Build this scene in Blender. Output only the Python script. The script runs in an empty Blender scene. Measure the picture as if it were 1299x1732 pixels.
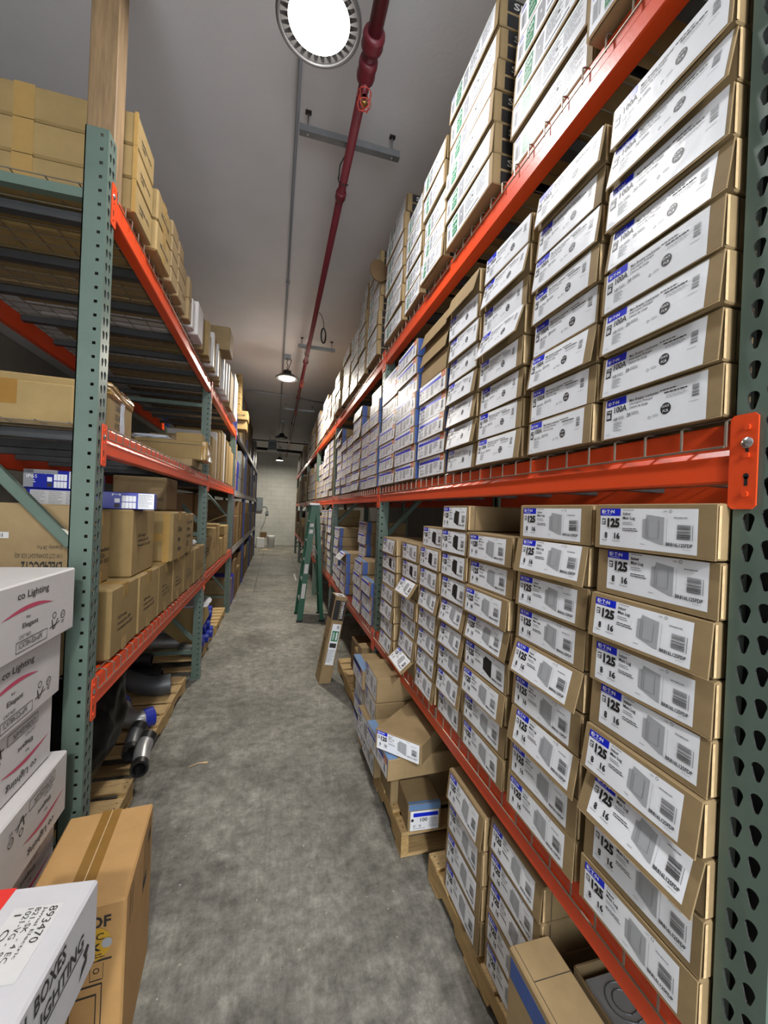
import bpy, bmesh, math, random
from mathutils import Vector, Matrix
random.seed(7)
S = bpy.context.scene
COL = S.collection
PI = math.pi
R = math.radians

# ------------------------------------------------------------------ camera
FPX, YAW, PITCH, ROLL, CAMH = 680.0, 0.2647, -0.0003, 0.0415, 1.6924
d = Vector((math.sin(YAW) * math.cos(PITCH), math.cos(YAW) * math.cos(PITCH), math.sin(PITCH)))
r0 = d.cross(Vector((0, 0, 1))).normalized()
u0 = r0.cross(d)
rr = r0 * math.cos(ROLL) + u0 * math.sin(ROLL)
uu = -r0 * math.sin(ROLL) + u0 * math.cos(ROLL)
cam_d = bpy.data.cameras.new('camera')
cam = bpy.data.objects.new('camera', cam_d)
COL.objects.link(cam)
cam.matrix_world = Matrix(((rr.x, uu.x, -d.x, 0), (rr.y, uu.y, -d.y, 0), (rr.z, uu.z, -d.z, CAMH), (0, 0, 0, 1)))
cam_d.sensor_fit = 'HORIZONTAL'
cam_d.sensor_width = 36.0
cam_d.lens = FPX / 1299.0 * 36.0
cam_d.clip_start = 0.02
cam_d.clip_end = 100
S.camera = cam

# ------------------------------------------------------------------ light and exposure
S.view_settings.view_transform = 'Standard'
S.view_settings.look = 'None'
S.view_settings.gamma = 1.0
S.view_settings.use_curve_mapping = False
S.view_settings.exposure = 0.42
LAMP_W = 22.0
REAR_W = 140.0           # watts of the unseen lamp added behind the camera
FAR_W = 70.0
W = bpy.data.worlds.new('world')
S.world = W
W.use_nodes = True
W.node_tree.nodes['Background'].inputs[0].default_value = (0.93, 0.965, 1.0, 1)
W.node_tree.nodes['Background'].inputs[1].default_value = 4.9

# ------------------------------------------------------------------ materials
MATS = {}


def lin(h):
    c = [int(h[i:i + 2], 16) / 255 for i in (0, 2, 4)]
    return tuple(x / 12.92 if x < .04045 else ((x + .055) / 1.055) ** 2.4 for x in c) + (1,)


def mat(name, hexc, rough=.6, metal=0.0, noise=0.0, nscale=20.0, bump=0.0, bscale=60.0, spec=.5, stretch=None, vary=0.0, coat=0.0):
    m = bpy.data.materials.new(name)
    m.use_nodes = True
    nt = m.node_tree
    b = nt.nodes['Principled BSDF']
    c = lin(hexc)
    b.inputs['Base Color'].default_value = c
    b.inputs['Roughness'].default_value = rough
    b.inputs['Metallic'].default_value = metal
    b.inputs['Specular IOR Level'].default_value = spec
    if coat:
        b.inputs['Coat Weight'].default_value = coat
        b.inputs['Coat Roughness'].default_value = .12
    tc = nt.nodes.new('ShaderNodeTexCoord')
    src = tc.outputs['Object']
    if stretch:
        mp = nt.nodes.new('ShaderNodeMapping')
        mp.inputs['Scale'].default_value = stretch
        nt.links.new(src, mp.inputs[0])
        src = mp.outputs[0]
    out = None
    if noise:
        n = nt.nodes.new('ShaderNodeTexNoise')
        n.inputs['Scale'].default_value = nscale
        n.inputs['Detail'].default_value = 6
        n.inputs['Roughness'].default_value = .65
        nt.links.new(src, n.inputs['Vector'])
        rmp = nt.nodes.new('ShaderNodeValToRGB')
        rmp.color_ramp.elements[0].position = .3
        rmp.color_ramp.elements[1].position = .72
        rmp.color_ramp.elements[0].color = tuple(x * (1 - noise) for x in c[:3]) + (1,)
        rmp.color_ramp.elements[1].color = tuple(min(1, x * (1 + noise)) for x in c[:3]) + (1,)
        nt.links.new(n.outputs['Fac'], rmp.inputs[0])
        out = rmp.outputs[0]
    if vary:
        oi = nt.nodes.new('ShaderNodeObjectInfo')
        mr = nt.nodes.new('ShaderNodeMapRange')
        mr.inputs['To Min'].default_value = 1 - vary
        mr.inputs['To Max'].default_value = 1 + vary
        nt.links.new(oi.outputs['Random'], mr.inputs['Value'])
        hs = nt.nodes.new('ShaderNodeHueSaturation')
        hs.inputs['Color'].default_value = c
        if out:
            nt.links.new(out, hs.inputs['Color'])
        nt.links.new(mr.outputs[0], hs.inputs['Value'])
        out = hs.outputs[0]
    if out:
        nt.links.new(out, b.inputs['Base Color'])
    if bump:
        n2 = nt.nodes.new('ShaderNodeTexNoise')
        n2.inputs['Scale'].default_value = bscale
        n2.inputs['Detail'].default_value = 5
        nt.links.new(src, n2.inputs['Vector'])
        bp = nt.nodes.new('ShaderNodeBump')
        bp.inputs['Strength'].default_value = bump
        bp.inputs['Distance'].default_value = .01
        nt.links.new(n2.outputs['Fac'], bp.inputs['Height'])
        nt.links.new(bp.outputs[0], b.inputs['Normal'])
    MATS[name] = m
    return m


mat('kraft', '917C5A', .75, noise=.13, nscale=9, bump=.12, bscale=25, vary=.10, spec=.25)
mat('kraft_pale', '8F7950', .75, noise=.12, nscale=7, bump=.15, bscale=14, vary=.09, spec=.25)
mat('kraft_edge', 'C9AD82', .7, noise=.2, nscale=60)
mat('kraft_dark', '705A40', .8, noise=.12, nscale=8, vary=.10, spec=.2)
mat('kraft_orange', 'B8905C', .65, noise=.08, nscale=12, bump=.1, bscale=18, spec=.3)
mat('paper', 'E8EBF0', .36, noise=.03, nscale=14, bump=.22, bscale=16, spec=.22)
mat('paper_dull', 'C9C8C6', .5, noise=.04, nscale=14, bump=.15, bscale=12)
mat('white_board', 'C2BEBC', .55, noise=.05, nscale=8, bump=.2, bscale=10, vary=.04)
mat('white_gloss', 'C4C2C5', .42, noise=.04, nscale=9, bump=.15, bscale=10)
mat('ink_blue', '0A26C8', .35)
mat('ink_black', '1B1B1D', .5)
mat('ink_dark', '2E2A27', .6)
mat('ink_grey', '8E9095', .5)
mat('ink_lgrey', 'A7AAAE', .45)
mat('ink_green', '157A4A', .4)
mat('ink_orange', 'C96A2E', .45)
mat('ink_red', 'B84660', .5)
mat('ink_yellow', 'C9A030', .5)
mat('red_band', 'D62F28', .45)
mat('tape_blue', '35508F', .5, noise=.08, nscale=20)
mat('tape_pale', '6486B0', .5, noise=.08, nscale=20)
mat('tape_brown', 'A0814A', .22, noise=.1, nscale=12, spec=.6, bump=.2, bscale=25)
mat('tape_dark', '8E6A34', .25, noise=.1, nscale=12, spec=.6)
mat('blue_print', '10229A', .35, noise=.05)
mat('beam', 'DE4A1E', .36, noise=.05, nscale=6, bump=.03, bscale=90, spec=.5)
mat('post', '596B61', .42, noise=.10, nscale=5, bump=.05, bscale=120, spec=.5)
mat('post_pale', '80A497', .42, noise=.08, nscale=5)
mat('blue_post', '1F2D6B', .45)
mat('grey_beam', '8F8C88', .45, noise=.1)
mat('steel', 'B9BABB', .25, .9, noise=.1, nscale=30)
mat('galv', '8C9094', .38, .7, noise=.15, nscale=14)
mat('wire', '8A8072', .4, .55, noise=.12, nscale=60)
mat('channel', '4B4D4F', .5, .35, noise=.12, nscale=10)
mat('black_plastic', '050506', .42, noise=.2, nscale=6, bump=.3, bscale=14, spec=.22)
mat('pipe_grey', '53565A', .42, .3, noise=.15, nscale=14)
mat('pipe_black', '1E1F21', .35)
mat('pipe_silver', 'A9ABAC', .35, .6, noise=.12, nscale=18)
mat('cap_blue', '1C2F9C', .35)
mat('film', 'B9BFC8', .3, noise=.15, nscale=12, bump=.5, bscale=14)
mat('red_pipe', '6F2530', .38, noise=.08, nscale=8)
mat('cage_red', 'C8493F', .35)
mat('brass', 'A8874E', .3, .8)
mat('conduit', '8B8F95', .4, .5)
mat('black_metal', '17181A', .4)
mat('lamp_ring', '6F6D6C', .3, .5)
mat('lamp_fin', 'A5A3A0', .35, .3)
mat('ladder_green', '0B553B', .4, noise=.06)
mat('ladder_alu', 'A4A6A6', .35, .7)
mat('tag_white', 'C9C9C6', .5)
mat('pvc_white', 'D9DAD8', .45)
mat('panel_grey', '757C80', .45)
mat('wood', 'B79A6A', .75, noise=.28, nscale=7, stretch=(1.5, 14, 14), bump=.25, bscale=14)
mat('wood_y', 'B0925F', .75, noise=.30, nscale=7, stretch=(14, 1.5, 14), bump=.25, bscale=14)
mat('wood_post', '7F6748', .7, noise=.35, nscale=5, stretch=(10, 10, .8), bump=.1, bscale=12)
mat('chrome_box', 'AEB1B2', .4, .1, noise=.1)


def lens_mat(name, col, st):
    m = bpy.data.materials.new(name)
    m.use_nodes = True
    nt = m.node_tree
    b = nt.nodes['Principled BSDF']
    b.inputs['Base Color'].default_value = (.9, .9, .9, 1)
    b.inputs['Emission Color'].default_value = col
    b.inputs['Emission Strength'].default_value = st
    MATS[name] = m


lens_mat('lens_white', (1.0, .985, .97, 1), 9.0)
lens_mat('lens_warm', (1.0, .95, .84, 1), 9.0)


def floor_mat():
    m = bpy.data.materials.new('concrete')
    m.use_nodes = True
    nt = m.node_tree
    N, L = nt.nodes, nt.links
    b = N['Principled BSDF']
    b.inputs['Roughness'].default_value = .55
    b.inputs['Specular IOR Level'].default_value = .4
    tc = N.new('ShaderNodeTexCoord')

    def noise(scale, det, rough=.6, st=None, dist=0.0):
        n = N.new('ShaderNodeTexNoise')
        n.inputs['Scale'].default_value = scale
        n.inputs['Detail'].default_value = det
        n.inputs['Roughness'].default_value = rough
        n.inputs['Distortion'].default_value = dist
        if st:
            mp = N.new('ShaderNodeMapping')
            mp.inputs['Scale'].default_value = st
            L.new(tc.outputs['Object'], mp.inputs[0])
            L.new(mp.outputs[0], n.inputs['Vector'])
        else:
            L.new(tc.outputs['Object'], n.inputs['Vector'])
        return n

    def ramp(src, p0, p1, c0, c1):
        r = N.new('ShaderNodeValToRGB')
        r.color_ramp.elements[0].position = p0
        r.color_ramp.elements[1].position = p1
        r.color_ramp.elements[0].color = c0
        r.color_ramp.elements[1].color = c1
        L.new(src, r.inputs[0])
        return r.outputs[0]

    def mix(kind, fac, a, bb):
        x = N.new('ShaderNodeMix')
        x.data_type = 'RGBA'
        x.blend_type = kind
        if isinstance(fac, float):
            x.inputs[0].default_value = fac
        else:
            L.new(fac, x.inputs[0])
        L.new(a, x.inputs[6]) if not isinstance(a, tuple) else setattr(x.inputs[6], 'default_value', a)
        L.new(bb, x.inputs[7]) if not isinstance(bb, tuple) else setattr(x.inputs[7], 'default_value', bb)
        return x.outputs[2]
    base = ramp(noise(1.6, 10, .72).outputs['Fac'], .34, .66, lin('57564F'), lin('A3A199'))
    fine = ramp(noise(14, 10, .8).outputs['Fac'], .32, .68, (.30, .30, .30, 1), (1.38, 1.38, 1.36, 1))
    c = mix('MULTIPLY', .85, base, fine)
    stain = ramp(noise(3.2, 8, .75, dist=.6).outputs['Fac'], .48, .66, (1, 1, 1, 1), (.46, .46, .46, 1))
    c = mix('MULTIPLY', .8, c, stain)
    dust = ramp(noise(2.3, 9, .7, (1, .7, 1), .5).outputs['Fac'], .66, .74, (0, 0, 0, 1), (.8, .8, .8, 1))
    c = mix('MIX', dust, c, lin('A39A8C'))
    spots = ramp(noise(42, 3, .5).outputs['Fac'], .70, .74, (0, 0, 0, 1), (1, 1, 1, 1))
    c = mix('MIX', spots, c, lin('A9A294'))
    streak = ramp(noise(9, 5, .6, (9, .8, 1)).outputs['Fac'], .35, .65, (.86, .86, .86, 1), (1.08, 1.08, 1.08, 1))
    c = mix('MULTIPLY', .8, c, streak)
    # older darker slab and sawn joints further down the aisle
    sx = N.new('ShaderNodeSeparateXYZ')
    L.new(tc.outputs['Object'], sx.inputs[0])
    far = N.new('ShaderNodeMapRange')
    far.inputs['From Min'].default_value = 7.6
    far.inputs['From Max'].default_value = 8.4
    L.new(sx.outputs['Y'], far.inputs['Value'])
    c = mix('MIX', far.outputs[0], c, mix('MULTIPLY', 1.0, c, (1.15, 1.12, 1.06, 1)))
    L.new(c, b.inputs['Base Color'])
    bp = N.new('ShaderNodeBump')
    bp.inputs['Strength'].default_value = .25
    bp.inputs['Distance'].default_value = .01
    L.new(noise(18, 10, .7).outputs['Fac'], bp.inputs['Height'])
    L.new(bp.outputs[0], b.inputs['Normal'])
    MATS['concrete'] = m


floor_mat()


def plaster_mat(name, hexa, hexb, bscale, st, brick=None):
    m = bpy.data.materials.new(name)
    m.use_nodes = True
    nt = m.node_tree
    N, L = nt.nodes, nt.links
    b = N['Principled BSDF']
    b.inputs['Roughness'].default_value = .6
    tc = N.new('ShaderNodeTexCoord')
    n = N.new('ShaderNodeTexNoise')
    n.inputs['Scale'].default_value = 1.1
    n.inputs['Detail'].default_value = 8
    n.inputs['Roughness'].default_value = .6
    L.new(tc.outputs['Object'], n.inputs['Vector'])
    r = N.new('ShaderNodeValToRGB')
    r.color_ramp.elements[0].position = .35
    r.color_ramp.elements[1].position = .65
    r.color_ramp.elements[0].color = lin(hexa)
    r.color_ramp.elements[1].color = lin(hexb)
    L.new(n.outputs['Fac'], r.inputs[0])
    out = r.outputs[0]
    n2 = N.new('ShaderNodeTexNoise')
    n2.inputs['Scale'].default_value = bscale
    n2.inputs['Detail'].default_value = 6
    L.new(tc.outputs['Object'], n2.inputs['Vector'])
    bp = N.new('ShaderNodeBump')
    bp.inputs['Strength'].default_value = st
    bp.inputs['Distance'].default_value = .01
    L.new(n2.outputs['Fac'], bp.inputs['Height'])
    if brick:
        mp = N.new('ShaderNodeMapping')
        mp.inputs['Rotation'].default_value = (PI / 2, 0, 0)
        L.new(tc.outputs['Object'], mp.inputs[0])
        bk = N.new('ShaderNodeTexBrick')
        bk.inputs['Scale'].default_value = 1.0
        bk.inputs['Mortar Size'].default_value = .006
        bk.inputs['Mortar Smooth'].default_value = .6
        bk.inputs['Brick Width'].default_value = .4
        bk.inputs['Row Height'].default_value = .2
        L.new(mp.outputs[0], bk.inputs['Vector'])
        mx = N.new('ShaderNodeMix')
        mx.data_type = 'RGBA'
        mx.inputs[7].default_value = lin('8C8C85')
        ml = N.new('ShaderNodeMath')
        ml.operation = 'MULTIPLY'
        ml.inputs[1].default_value = .45
        L.new(bk.outputs['Fac'], ml.inputs[0])
        L.new(ml.outputs[0], mx.inputs[0])
        L.new(out, mx.inputs[6])
        out = mx.outputs[2]
        b2 = N.new('ShaderNodeBump')
        b2.invert = True
        b2.inputs['Strength'].default_value = .5
        b2.inputs['Distance'].default_value = .01
        L.new(bk.outputs['Fac'], b2.inputs['Height'])
        L.new(bp.outputs[0], b2.inputs['Normal'])
        L.new(b2.outputs[0], b.inputs['Normal'])
    else:
        L.new(bp.outputs[0], b.inputs['Normal'])
    L.new(out, b.inputs['Base Color'])
    MATS[name] = m


plaster_mat('ceiling_plaster', 'D0D0D3', 'DADADD', 45, .12)
plaster_mat('wall_block', 'B4B5AE', 'C6C6BE', 14, .3, True)
plaster_mat('wall_dark', '6A6762', '77736C', 20, .2)

# ------------------------------------------------------------------ glyphs
GLY = {}


def glyph(s, bold=0.0, serif=False):
    k = (s, bold)
    if k in GLY:
        return GLY[k]
    c = bpy.data.curves.new('t', 'FONT')
    c.body = s
    c.resolution_u = 2
    c.offset = bold
    o = bpy.data.objects.new('t', c)
    me = bpy.data.meshes.new_from_object(o)
    vs = [(v.co.x, v.co.y) for v in me.vertices]
    fs = [tuple(p.vertices) for p in me.polygons]
    bpy.data.objects.remove(o)
    bpy.data.curves.remove(c)
    bpy.data.meshes.remove(me)
    x0, x1 = min(v[0] for v in vs), max(v[0] for v in vs)
    y0, y1 = min(v[1] for v in vs), max(v[1] for v in vs)
    vs = [((x - x0) / (x1 - x0), (y - y0) / (y1 - y0)) for x, y in vs]
    GLY[k] = (vs, fs)
    return GLY[k]


# ------------------------------------------------------------------ mesh builder
class MB:
    def __init__(s):
        s.v, s.f, s.m, s.mats, s.sm = [], [], [], [], []

    def mi(s, name):
        if name not in s.mats:
            s.mats.append(name)
        return s.mats.index(name)

    def add(s, vs, fs, m, smooth=False):
        o = len(s.v)
        s.v.extend(Vector(p) for p in vs)
        k = s.mi(m)
        for f in fs:
            s.f.append(tuple(i + o for i in f))
            s.m.append(k)
            s.sm.append(smooth)

    def box(s, a, b, m, M=None):
        (x0, y0, z0), (x1, y1, z1) = a, b
        vs = [Vector(p) for p in ((x0, y0, z0), (x1, y0, z0), (x1, y1, z0), (x0, y1, z0), (x0, y0, z1), (x1, y0, z1), (x1, y1, z1), (x0, y1, z1))]
        if M:
            vs = [M @ p for p in vs]
        s.add(vs, [(0, 3, 2, 1), (4, 5, 6, 7), (0, 1, 5, 4), (1, 2, 6, 5), (2, 3, 7, 6), (3, 0, 4, 7)], m)

    def cbox(s, a, b, m, c=.003, M=None, sub=0, wob=0.0):
        bm = bmesh.new()
        bmesh.ops.create_cube(bm, size=1.0)
        for v in bm.verts:
            for i in range(3):
                v.co[i] = a[i] if v.co[i] < 0 else b[i]
        bmesh.ops.bevel(bm, geom=list(bm.edges), offset=c, segments=1, affect='EDGES')
        if sub:
            bmesh.ops.subdivide_edges(bm, edges=[e for e in bm.edges if e.calc_length() > c * 4], cuts=sub, use_grid_fill=True)
            for v in bm.verts:
                v.co += Vector((random.uniform(-wob, wob), random.uniform(-wob, wob), 0))
        bm.normal_update()
        vs = [(M @ v.co) if M else v.co.copy() for v in bm.verts]
        bm.verts.index_update()
        s.add(vs, [[v.index for v in f.verts] for f in bm.faces], m)
        bm.free()

    def quad(s, p, m):
        s.add(p, [tuple(range(len(p)))], m)

    def prism(s, pts, axis, a, b, m, smooth=False):
        # pts in the two other axes, extruded along axis from a to b
        def mk(p, t):
            if axis == 'x':
                return (t, p[0], p[1])
            if axis == 'y':
                return (p[0], t, p[1])
            return (p[0], p[1], t)
        n = len(pts)
        vs = [mk(p, a) for p in pts] + [mk(p, b) for p in pts]
        fs = [(i, (i + 1) % n, n + (i + 1) % n, n + i) for i in range(n)]
        s.add(vs, fs + [tuple(range(n))[::-1], tuple(range(n, 2 * n))], m, smooth)

    def tube(s, pts, rad, m, n=8, cap=True, smooth=True):
        pts = [Vector(p) for p in pts]
        rads = rad if isinstance(rad, (list, tuple)) else [rad] * len(pts)
        vs, fs = [], []
        up = None
        for i, p in enumerate(pts):
            t = (pts[min(i + 1, len(pts) - 1)] - pts[max(i - 1, 0)]).normalized()
            if up is None:
                up = t.orthogonal().normalized()
            else:
                up = (up - t * up.dot(t)).normalized()
            w = t.cross(up)
            for k in range(n):
                a = 2 * PI * k / n + PI / n
                vs.append(p + (up * math.cos(a) + w * math.sin(a)) * rads[i])
        for i in range(len(pts) - 1):
            for k in range(n):
                fs.append((i * n + k, i * n + (k + 1) % n, (i + 1) * n + (k + 1) % n, (i + 1) * n + k))
        if cap:
            fs.append(tuple(range(n))[::-1])
            fs.append(tuple(range((len(pts) - 1) * n, len(pts) * n)))
        s.add(vs, fs, m, smooth)

    def lathe(s, prof, m, n=32, c=(0, 0, 0), smooth=True):
        vs, fs = [], []
        for r_, z in prof:
            for k in range(n):
                a = 2 * PI * k / n
                vs.append((c[0] + r_ * math.cos(a), c[1] + r_ * math.sin(a), c[2] + z))
        for i in range(len(prof) - 1):
            for k in range(n):
                fs.append((i * n + k, i * n + (k + 1) % n, (i + 1) * n + (k + 1) % n, (i + 1) * n + k))
        s.add(vs, fs, m, smooth)

    # ---- flat print on a panel whose frame is: origin (top left), ux (right), uz (up), n (outward)
    def panel(s, org, ux, uz, w, h):
        s.P = (Vector(org), Vector(ux).normalized(), Vector(uz).normalized(), w, h)
        s.Pn = s.P[1].cross(s.P[2])

    def pp(s, u, v, lay):
        o, ux, uz, w, h = s.P
        return o + ux * (u * w) - uz * (v * h) + s.Pn * (.0004 * lay)

    def pr(s, u0, v0, u1, v1, m, lay=1):
        s.quad([s.pp(u0, v1, lay), s.pp(u1, v1, lay), s.pp(u1, v0, lay), s.pp(u0, v0, lay)], m)

    def pt(s, txt, u0, v0, u1, v1, m, lay=2, bold=0.0, flip=False):
        vs, fs = glyph(txt, bold)
        if flip:
            vs = [(1 - x, 1 - y) for x, y in vs]
        s.add([s.pp(u0 + x * (u1 - u0), v1 + y * (v0 - v1), lay) for x, y in vs], fs, m)

    def pdisc(s, u, v, ru, rv, m, lay=1, n=16, inner=0.0):
        if inner:
            vs = [s.pp(u + ru * k * math.cos(2 * PI * i / n), v - rv * k * math.sin(2 * PI * i / n), lay) for k in (1, inner) for i in range(n)]
            s.add(vs, [(i, (i + 1) % n, n + (i + 1) % n, n + i) for i in range(n)], m)
        else:
            s.quad([s.pp(u + ru * math.cos(2 * PI * i / n), v - rv * math.sin(2 * PI * i / n), lay) for i in range(n)], m)

    def bars(s, u0, v0, u1, v1, n, m='ink_black', lay=2, horiz=True, fill=.5, seed=3):
        rnd = random.Random(seed)
        for i in range(n):
            t = i / n
            wd = (fill * rnd.uniform(.5, 1.5)) / n
            if horiz:
                s.pr(u0, v0 + (v1 - v0) * t, u1, v0 + (v1 - v0) * (t + wd), m, lay)
            else:
                s.pr(u0 + (u1 - u0) * t, v0, u0 + (u1 - u0) * (t + wd), v1, m, lay)

    def lines(s, u0, v0, u1, v1, n, m='ink_grey', lay=2, seed=5, fill=.4):
        rnd = random.Random(seed)
        for i in range(n):
            v = v0 + (v1 - v0) * i / n
            e = u0 + (u1 - u0) * rnd.uniform(.6, 1)
            u = u0
            while u < e:
                w_ = (u1 - u0) * rnd.uniform(.08, .22)
                s.pr(u, v, min(u + w_, e), v + (v1 - v0) / n * fill, m, lay)
                u += w_ + (u1 - u0) * .025

    def mesh(s, name):
        me = bpy.data.meshes.new(name)
        me.from_pydata([tuple(v) for v in s.v], [], s.f)
        for n in s.mats:
            me.materials.append(MATS[n])
        me.polygons.foreach_set('material_index', s.m)
        me.polygons.foreach_set('use_smooth', s.sm)
        me.update()
        return me

    def build(s, name, parent=None, loc=None, rot=None):
        return put(name, s.mesh(name), parent, loc, rot)


def put(name, me, parent=None, loc=None, rot=None):
    o = bpy.data.objects.new(name, me)
    COL.objects.link(o)
    if parent:
        o.parent = parent
    if loc:
        o.location = loc
    if rot:
        o.rotation_euler = rot
    return o


def tag(o, label=None, cat=None, group=None, kind=None):
    if label:
        o['label'] = label
    if cat:
        o['category'] = cat
    if group:
        o['group'] = group
    if kind:
        o['kind'] = kind
    return o


def empty(name, loc, rot=None):
    return put(name, None, None, loc, rot)


ORD = ['bottom', 'second from bottom', 'third from bottom', 'fourth from bottom', 'fifth from bottom', 'sixth from bottom',
       'seventh from bottom', 'eighth from bottom', 'ninth from bottom', 'tenth from bottom', 'eleventh from bottom']
NTH = ['first', 'second', 'third', 'fourth', 'fifth', 'sixth', 'seventh', 'eighth', 'ninth', 'tenth', 'eleventh', 'twelfth', 'thirteenth',
       'fourteenth', 'fifteenth', 'sixteenth', 'seventeenth', 'eighteenth', 'nineteenth', 'twentieth']

# ------------------------------------------------------------------ structure
XR, XL = 0.7598, -0.6445      # aisle faces of the two rack rows
CEIL, YF = 4.1, 18.6


def struct(name, mb):
    return tag(mb.build(name), kind='structure')


m = MB()
m.box((-4.2, -3.2, -.1), (3.6, YF + .2, 0), 'concrete')
struct('floor', m)
m = MB()
m.box((-4.2, -3.2, CEIL), (3.6, YF + .2, CEIL + .15), 'ceiling_plaster')
struct('ceiling', m)
m = MB()
m.box((-4.2, YF, 0), (3.6, YF + .2, CEIL), 'wall_block')
struct('wall_back', m)
m = MB()
m.box((3.4, -3.2, 0), (3.6, YF, CEIL), 'wall_dark')
struct('wall_right', m)
m = MB()
m.box((-4.2, -3.2, 0), (-4.0, YF, CEIL), 'wall_dark')
struct('wall_left', m)
m = MB()
m.box((-4.2, -3.4, 0), (-1.15, -3.2, CEIL), 'wall_dark')  # unseen wall pieces added to keep world light to the aisle opening
m.box((1.45, -3.4, 0), (3.6, -3.2, CEIL), 'wall_dark')
struct('light_block_wall', m)
# sawn joints in the far slab
m = MB()
for x in (-.35, .62, 1.3):
    m.box((x, 8.4, 0), (x + .012, 16, .0012), 'ink_dark')
for y in (8.4, 10.4, 12.6):
    m.box((-.7, y, 0), (.8, y + .014, .0012), 'ink_dark')
struct('trim_1', m)

# ------------------------------------------------------------------ ceiling services
def high_bay(y, warm, power, label, lit=True, x=.097, z=3.73):
    t = tag(empty('high_bay_lamp', (x, y, z)), label, 'lamp', 'high bay lamps hung along the aisle')
    m = MB()
    m.lathe([(.172, -.006), (.178, .0), (.178, .012), (.172, .018), (.162, .018), (.162, -.006), (.172, -.006)], 'black_metal' if not lit else 'lamp_ring', 48)
    m.build('rim', t)
    m = MB()
    m.lathe([(.162, .016), (.13, .03), (.128, .005)], 'lamp_ring' if lit else 'black_metal', 48)
    for k in range(30):
        a = 2 * PI * k / 30
        c, s_ = math.cos(a), math.sin(a)
        p = lambda r_, w_, zz: (r_ * c - w_ * s_, r_ * s_ + w_ * c, zz)
        m.quad([p(.126, -.002, .004), p(.161, -.011, .008), p(.161, .011, .008), p(.126, .002, .004)], 'lamp_fin' if lit else 'black_metal')
    m.build('reflector', t)
    m = MB()
    n = 48
    m.lathe([(.002, -.014), (.07, -.012), (.12, -.004), (.128, .004)], ('lens_warm' if warm else 'lens_white') if lit else 'black_metal', n)
    m.build('lens', t)
    m = MB()
    m.lathe([(.13, .03), (.125, .05), (.07, .065), (.065, .12), (.03, .13), (.0, .13)], 'black_metal', 32)
    m.build('driver_housing', t)
    m = MB()
    m.tube([(0, 0, .12), (0, 0, .19), (.012, 0, .21), (0, 0, .23), (-.012, 0, .25), (0, 0, .27), (0, 0, CEIL - z - .05)], .006, 'black_metal')
    m.build('hook', t)
    m = MB()
    m.box((-.045, -.05, CEIL - z - .06), (.05, .05, CEIL - z - .001), 'conduit')
    m.build('junction_box', t)
    m = MB()
    m.tube([(.04, 0, CEIL - z - .04), (.06, 0, .28), (.03, 0, .2), (.0, .03, .1)], .006, 'black_metal')
    m.build('power_cord', t)
    if lit:
        ld = bpy.data.lights.new('lamp_light', 'AREA')
        ld.shape = 'DISK'
        ld.size = .24
        ld.energy = power
        ld.color = (1, .93, .80) if warm else (1, .985, .975)
        lo = bpy.data.objects.new('lamp_light', ld)
        COL.objects.link(lo)
        lo.parent = t
        lo.location = (0, 0, -.02)
        # added point light under the lens, put in to brighten the ceiling
        pd = bpy.data.lights.new('ceiling_fill', 'POINT')
        pd.energy = power * .03
        pd.color = ld.color
        pd.shadow_soft_size = .06
        po = bpy.data.objects.new('ceiling_fill', pd)
        COL.objects.link(po)
        po.parent = t
        po.location = (0, 0, -.10)
    return t


high_bay(1.72, False, LAMP_W, 'large glowing round high bay lamp nearest the camera')
high_bay(6.55, True, 85.0, 'glowing warm high bay lamp hanging second along the aisle')
high_bay(11.5, True, 0, 'dark unlit high bay lamp in front of the far wall', lit=False, z=3.62)
high_bay(16.4, True, FAR_W, 'small glowing high bay lamp beside the far wall', z=3.55)
high_bay(-2.6, False, REAR_W, 'unseen high bay lamp added behind the camera for even light')  # out of view, added to even out brightness from top to floor

m = MB()
m.tube([(.035, -1, CEIL - .018), (.035, 16.4, CEIL - .018)], .011, 'conduit')
for y in (1.2, 4.4, 7.5, 10.2):
    m.box((.015, y, CEIL - .031), (.055, y + .03, CEIL - .002), 'conduit')
tag(m.build('electrical_conduit'), 'thin grey conduit running along the ceiling to the lamps', 'conduit')


def strut(y, label, x0=.05, x1=.68, rod=True):
    t = tag(empty('pipe_hanger', ((x0 + x1) / 2, y, 3.96)), label, 'pipe hanger', 'strut bars under the ceiling')
    L_ = (x1 - x0) / 2
    m = MB()
    m.prism([(-.021, 0), (.021, 0), (.021, .04), (.012, .04), (.012, .034), (.016, .034), (.016, .004), (-.016, .004), (-.016, .034), (-.012, .034), (-.012, .04), (-.021, .04)], 'x', -L_, L_, 'galv')
    m.build('channel_bar', t)
    for sx in (-1, 1):
        m = MB()
        m.tube([(sx * (L_ - .05), 0, -.01), (sx * (L_ - .05), 0, CEIL - 3.96)], .005, 'galv')
        m.box((sx * (L_ - .05) - .018, -.012, CEIL - 3.972), (sx * (L_ - .05) + .018, .012, CEIL - 3.961), 'black_metal')
        m.build('threaded_rod', t)
    return t


strut(2.50, 'grey strut bar crossing the red pipe nearest the camera')
strut(5.80, 'grey strut bar crossing the red pipe beyond the first', .22, .74)
strut(9.6, 'small grey strut bar crossing the red pipe farthest away', .1, .8)

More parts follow.
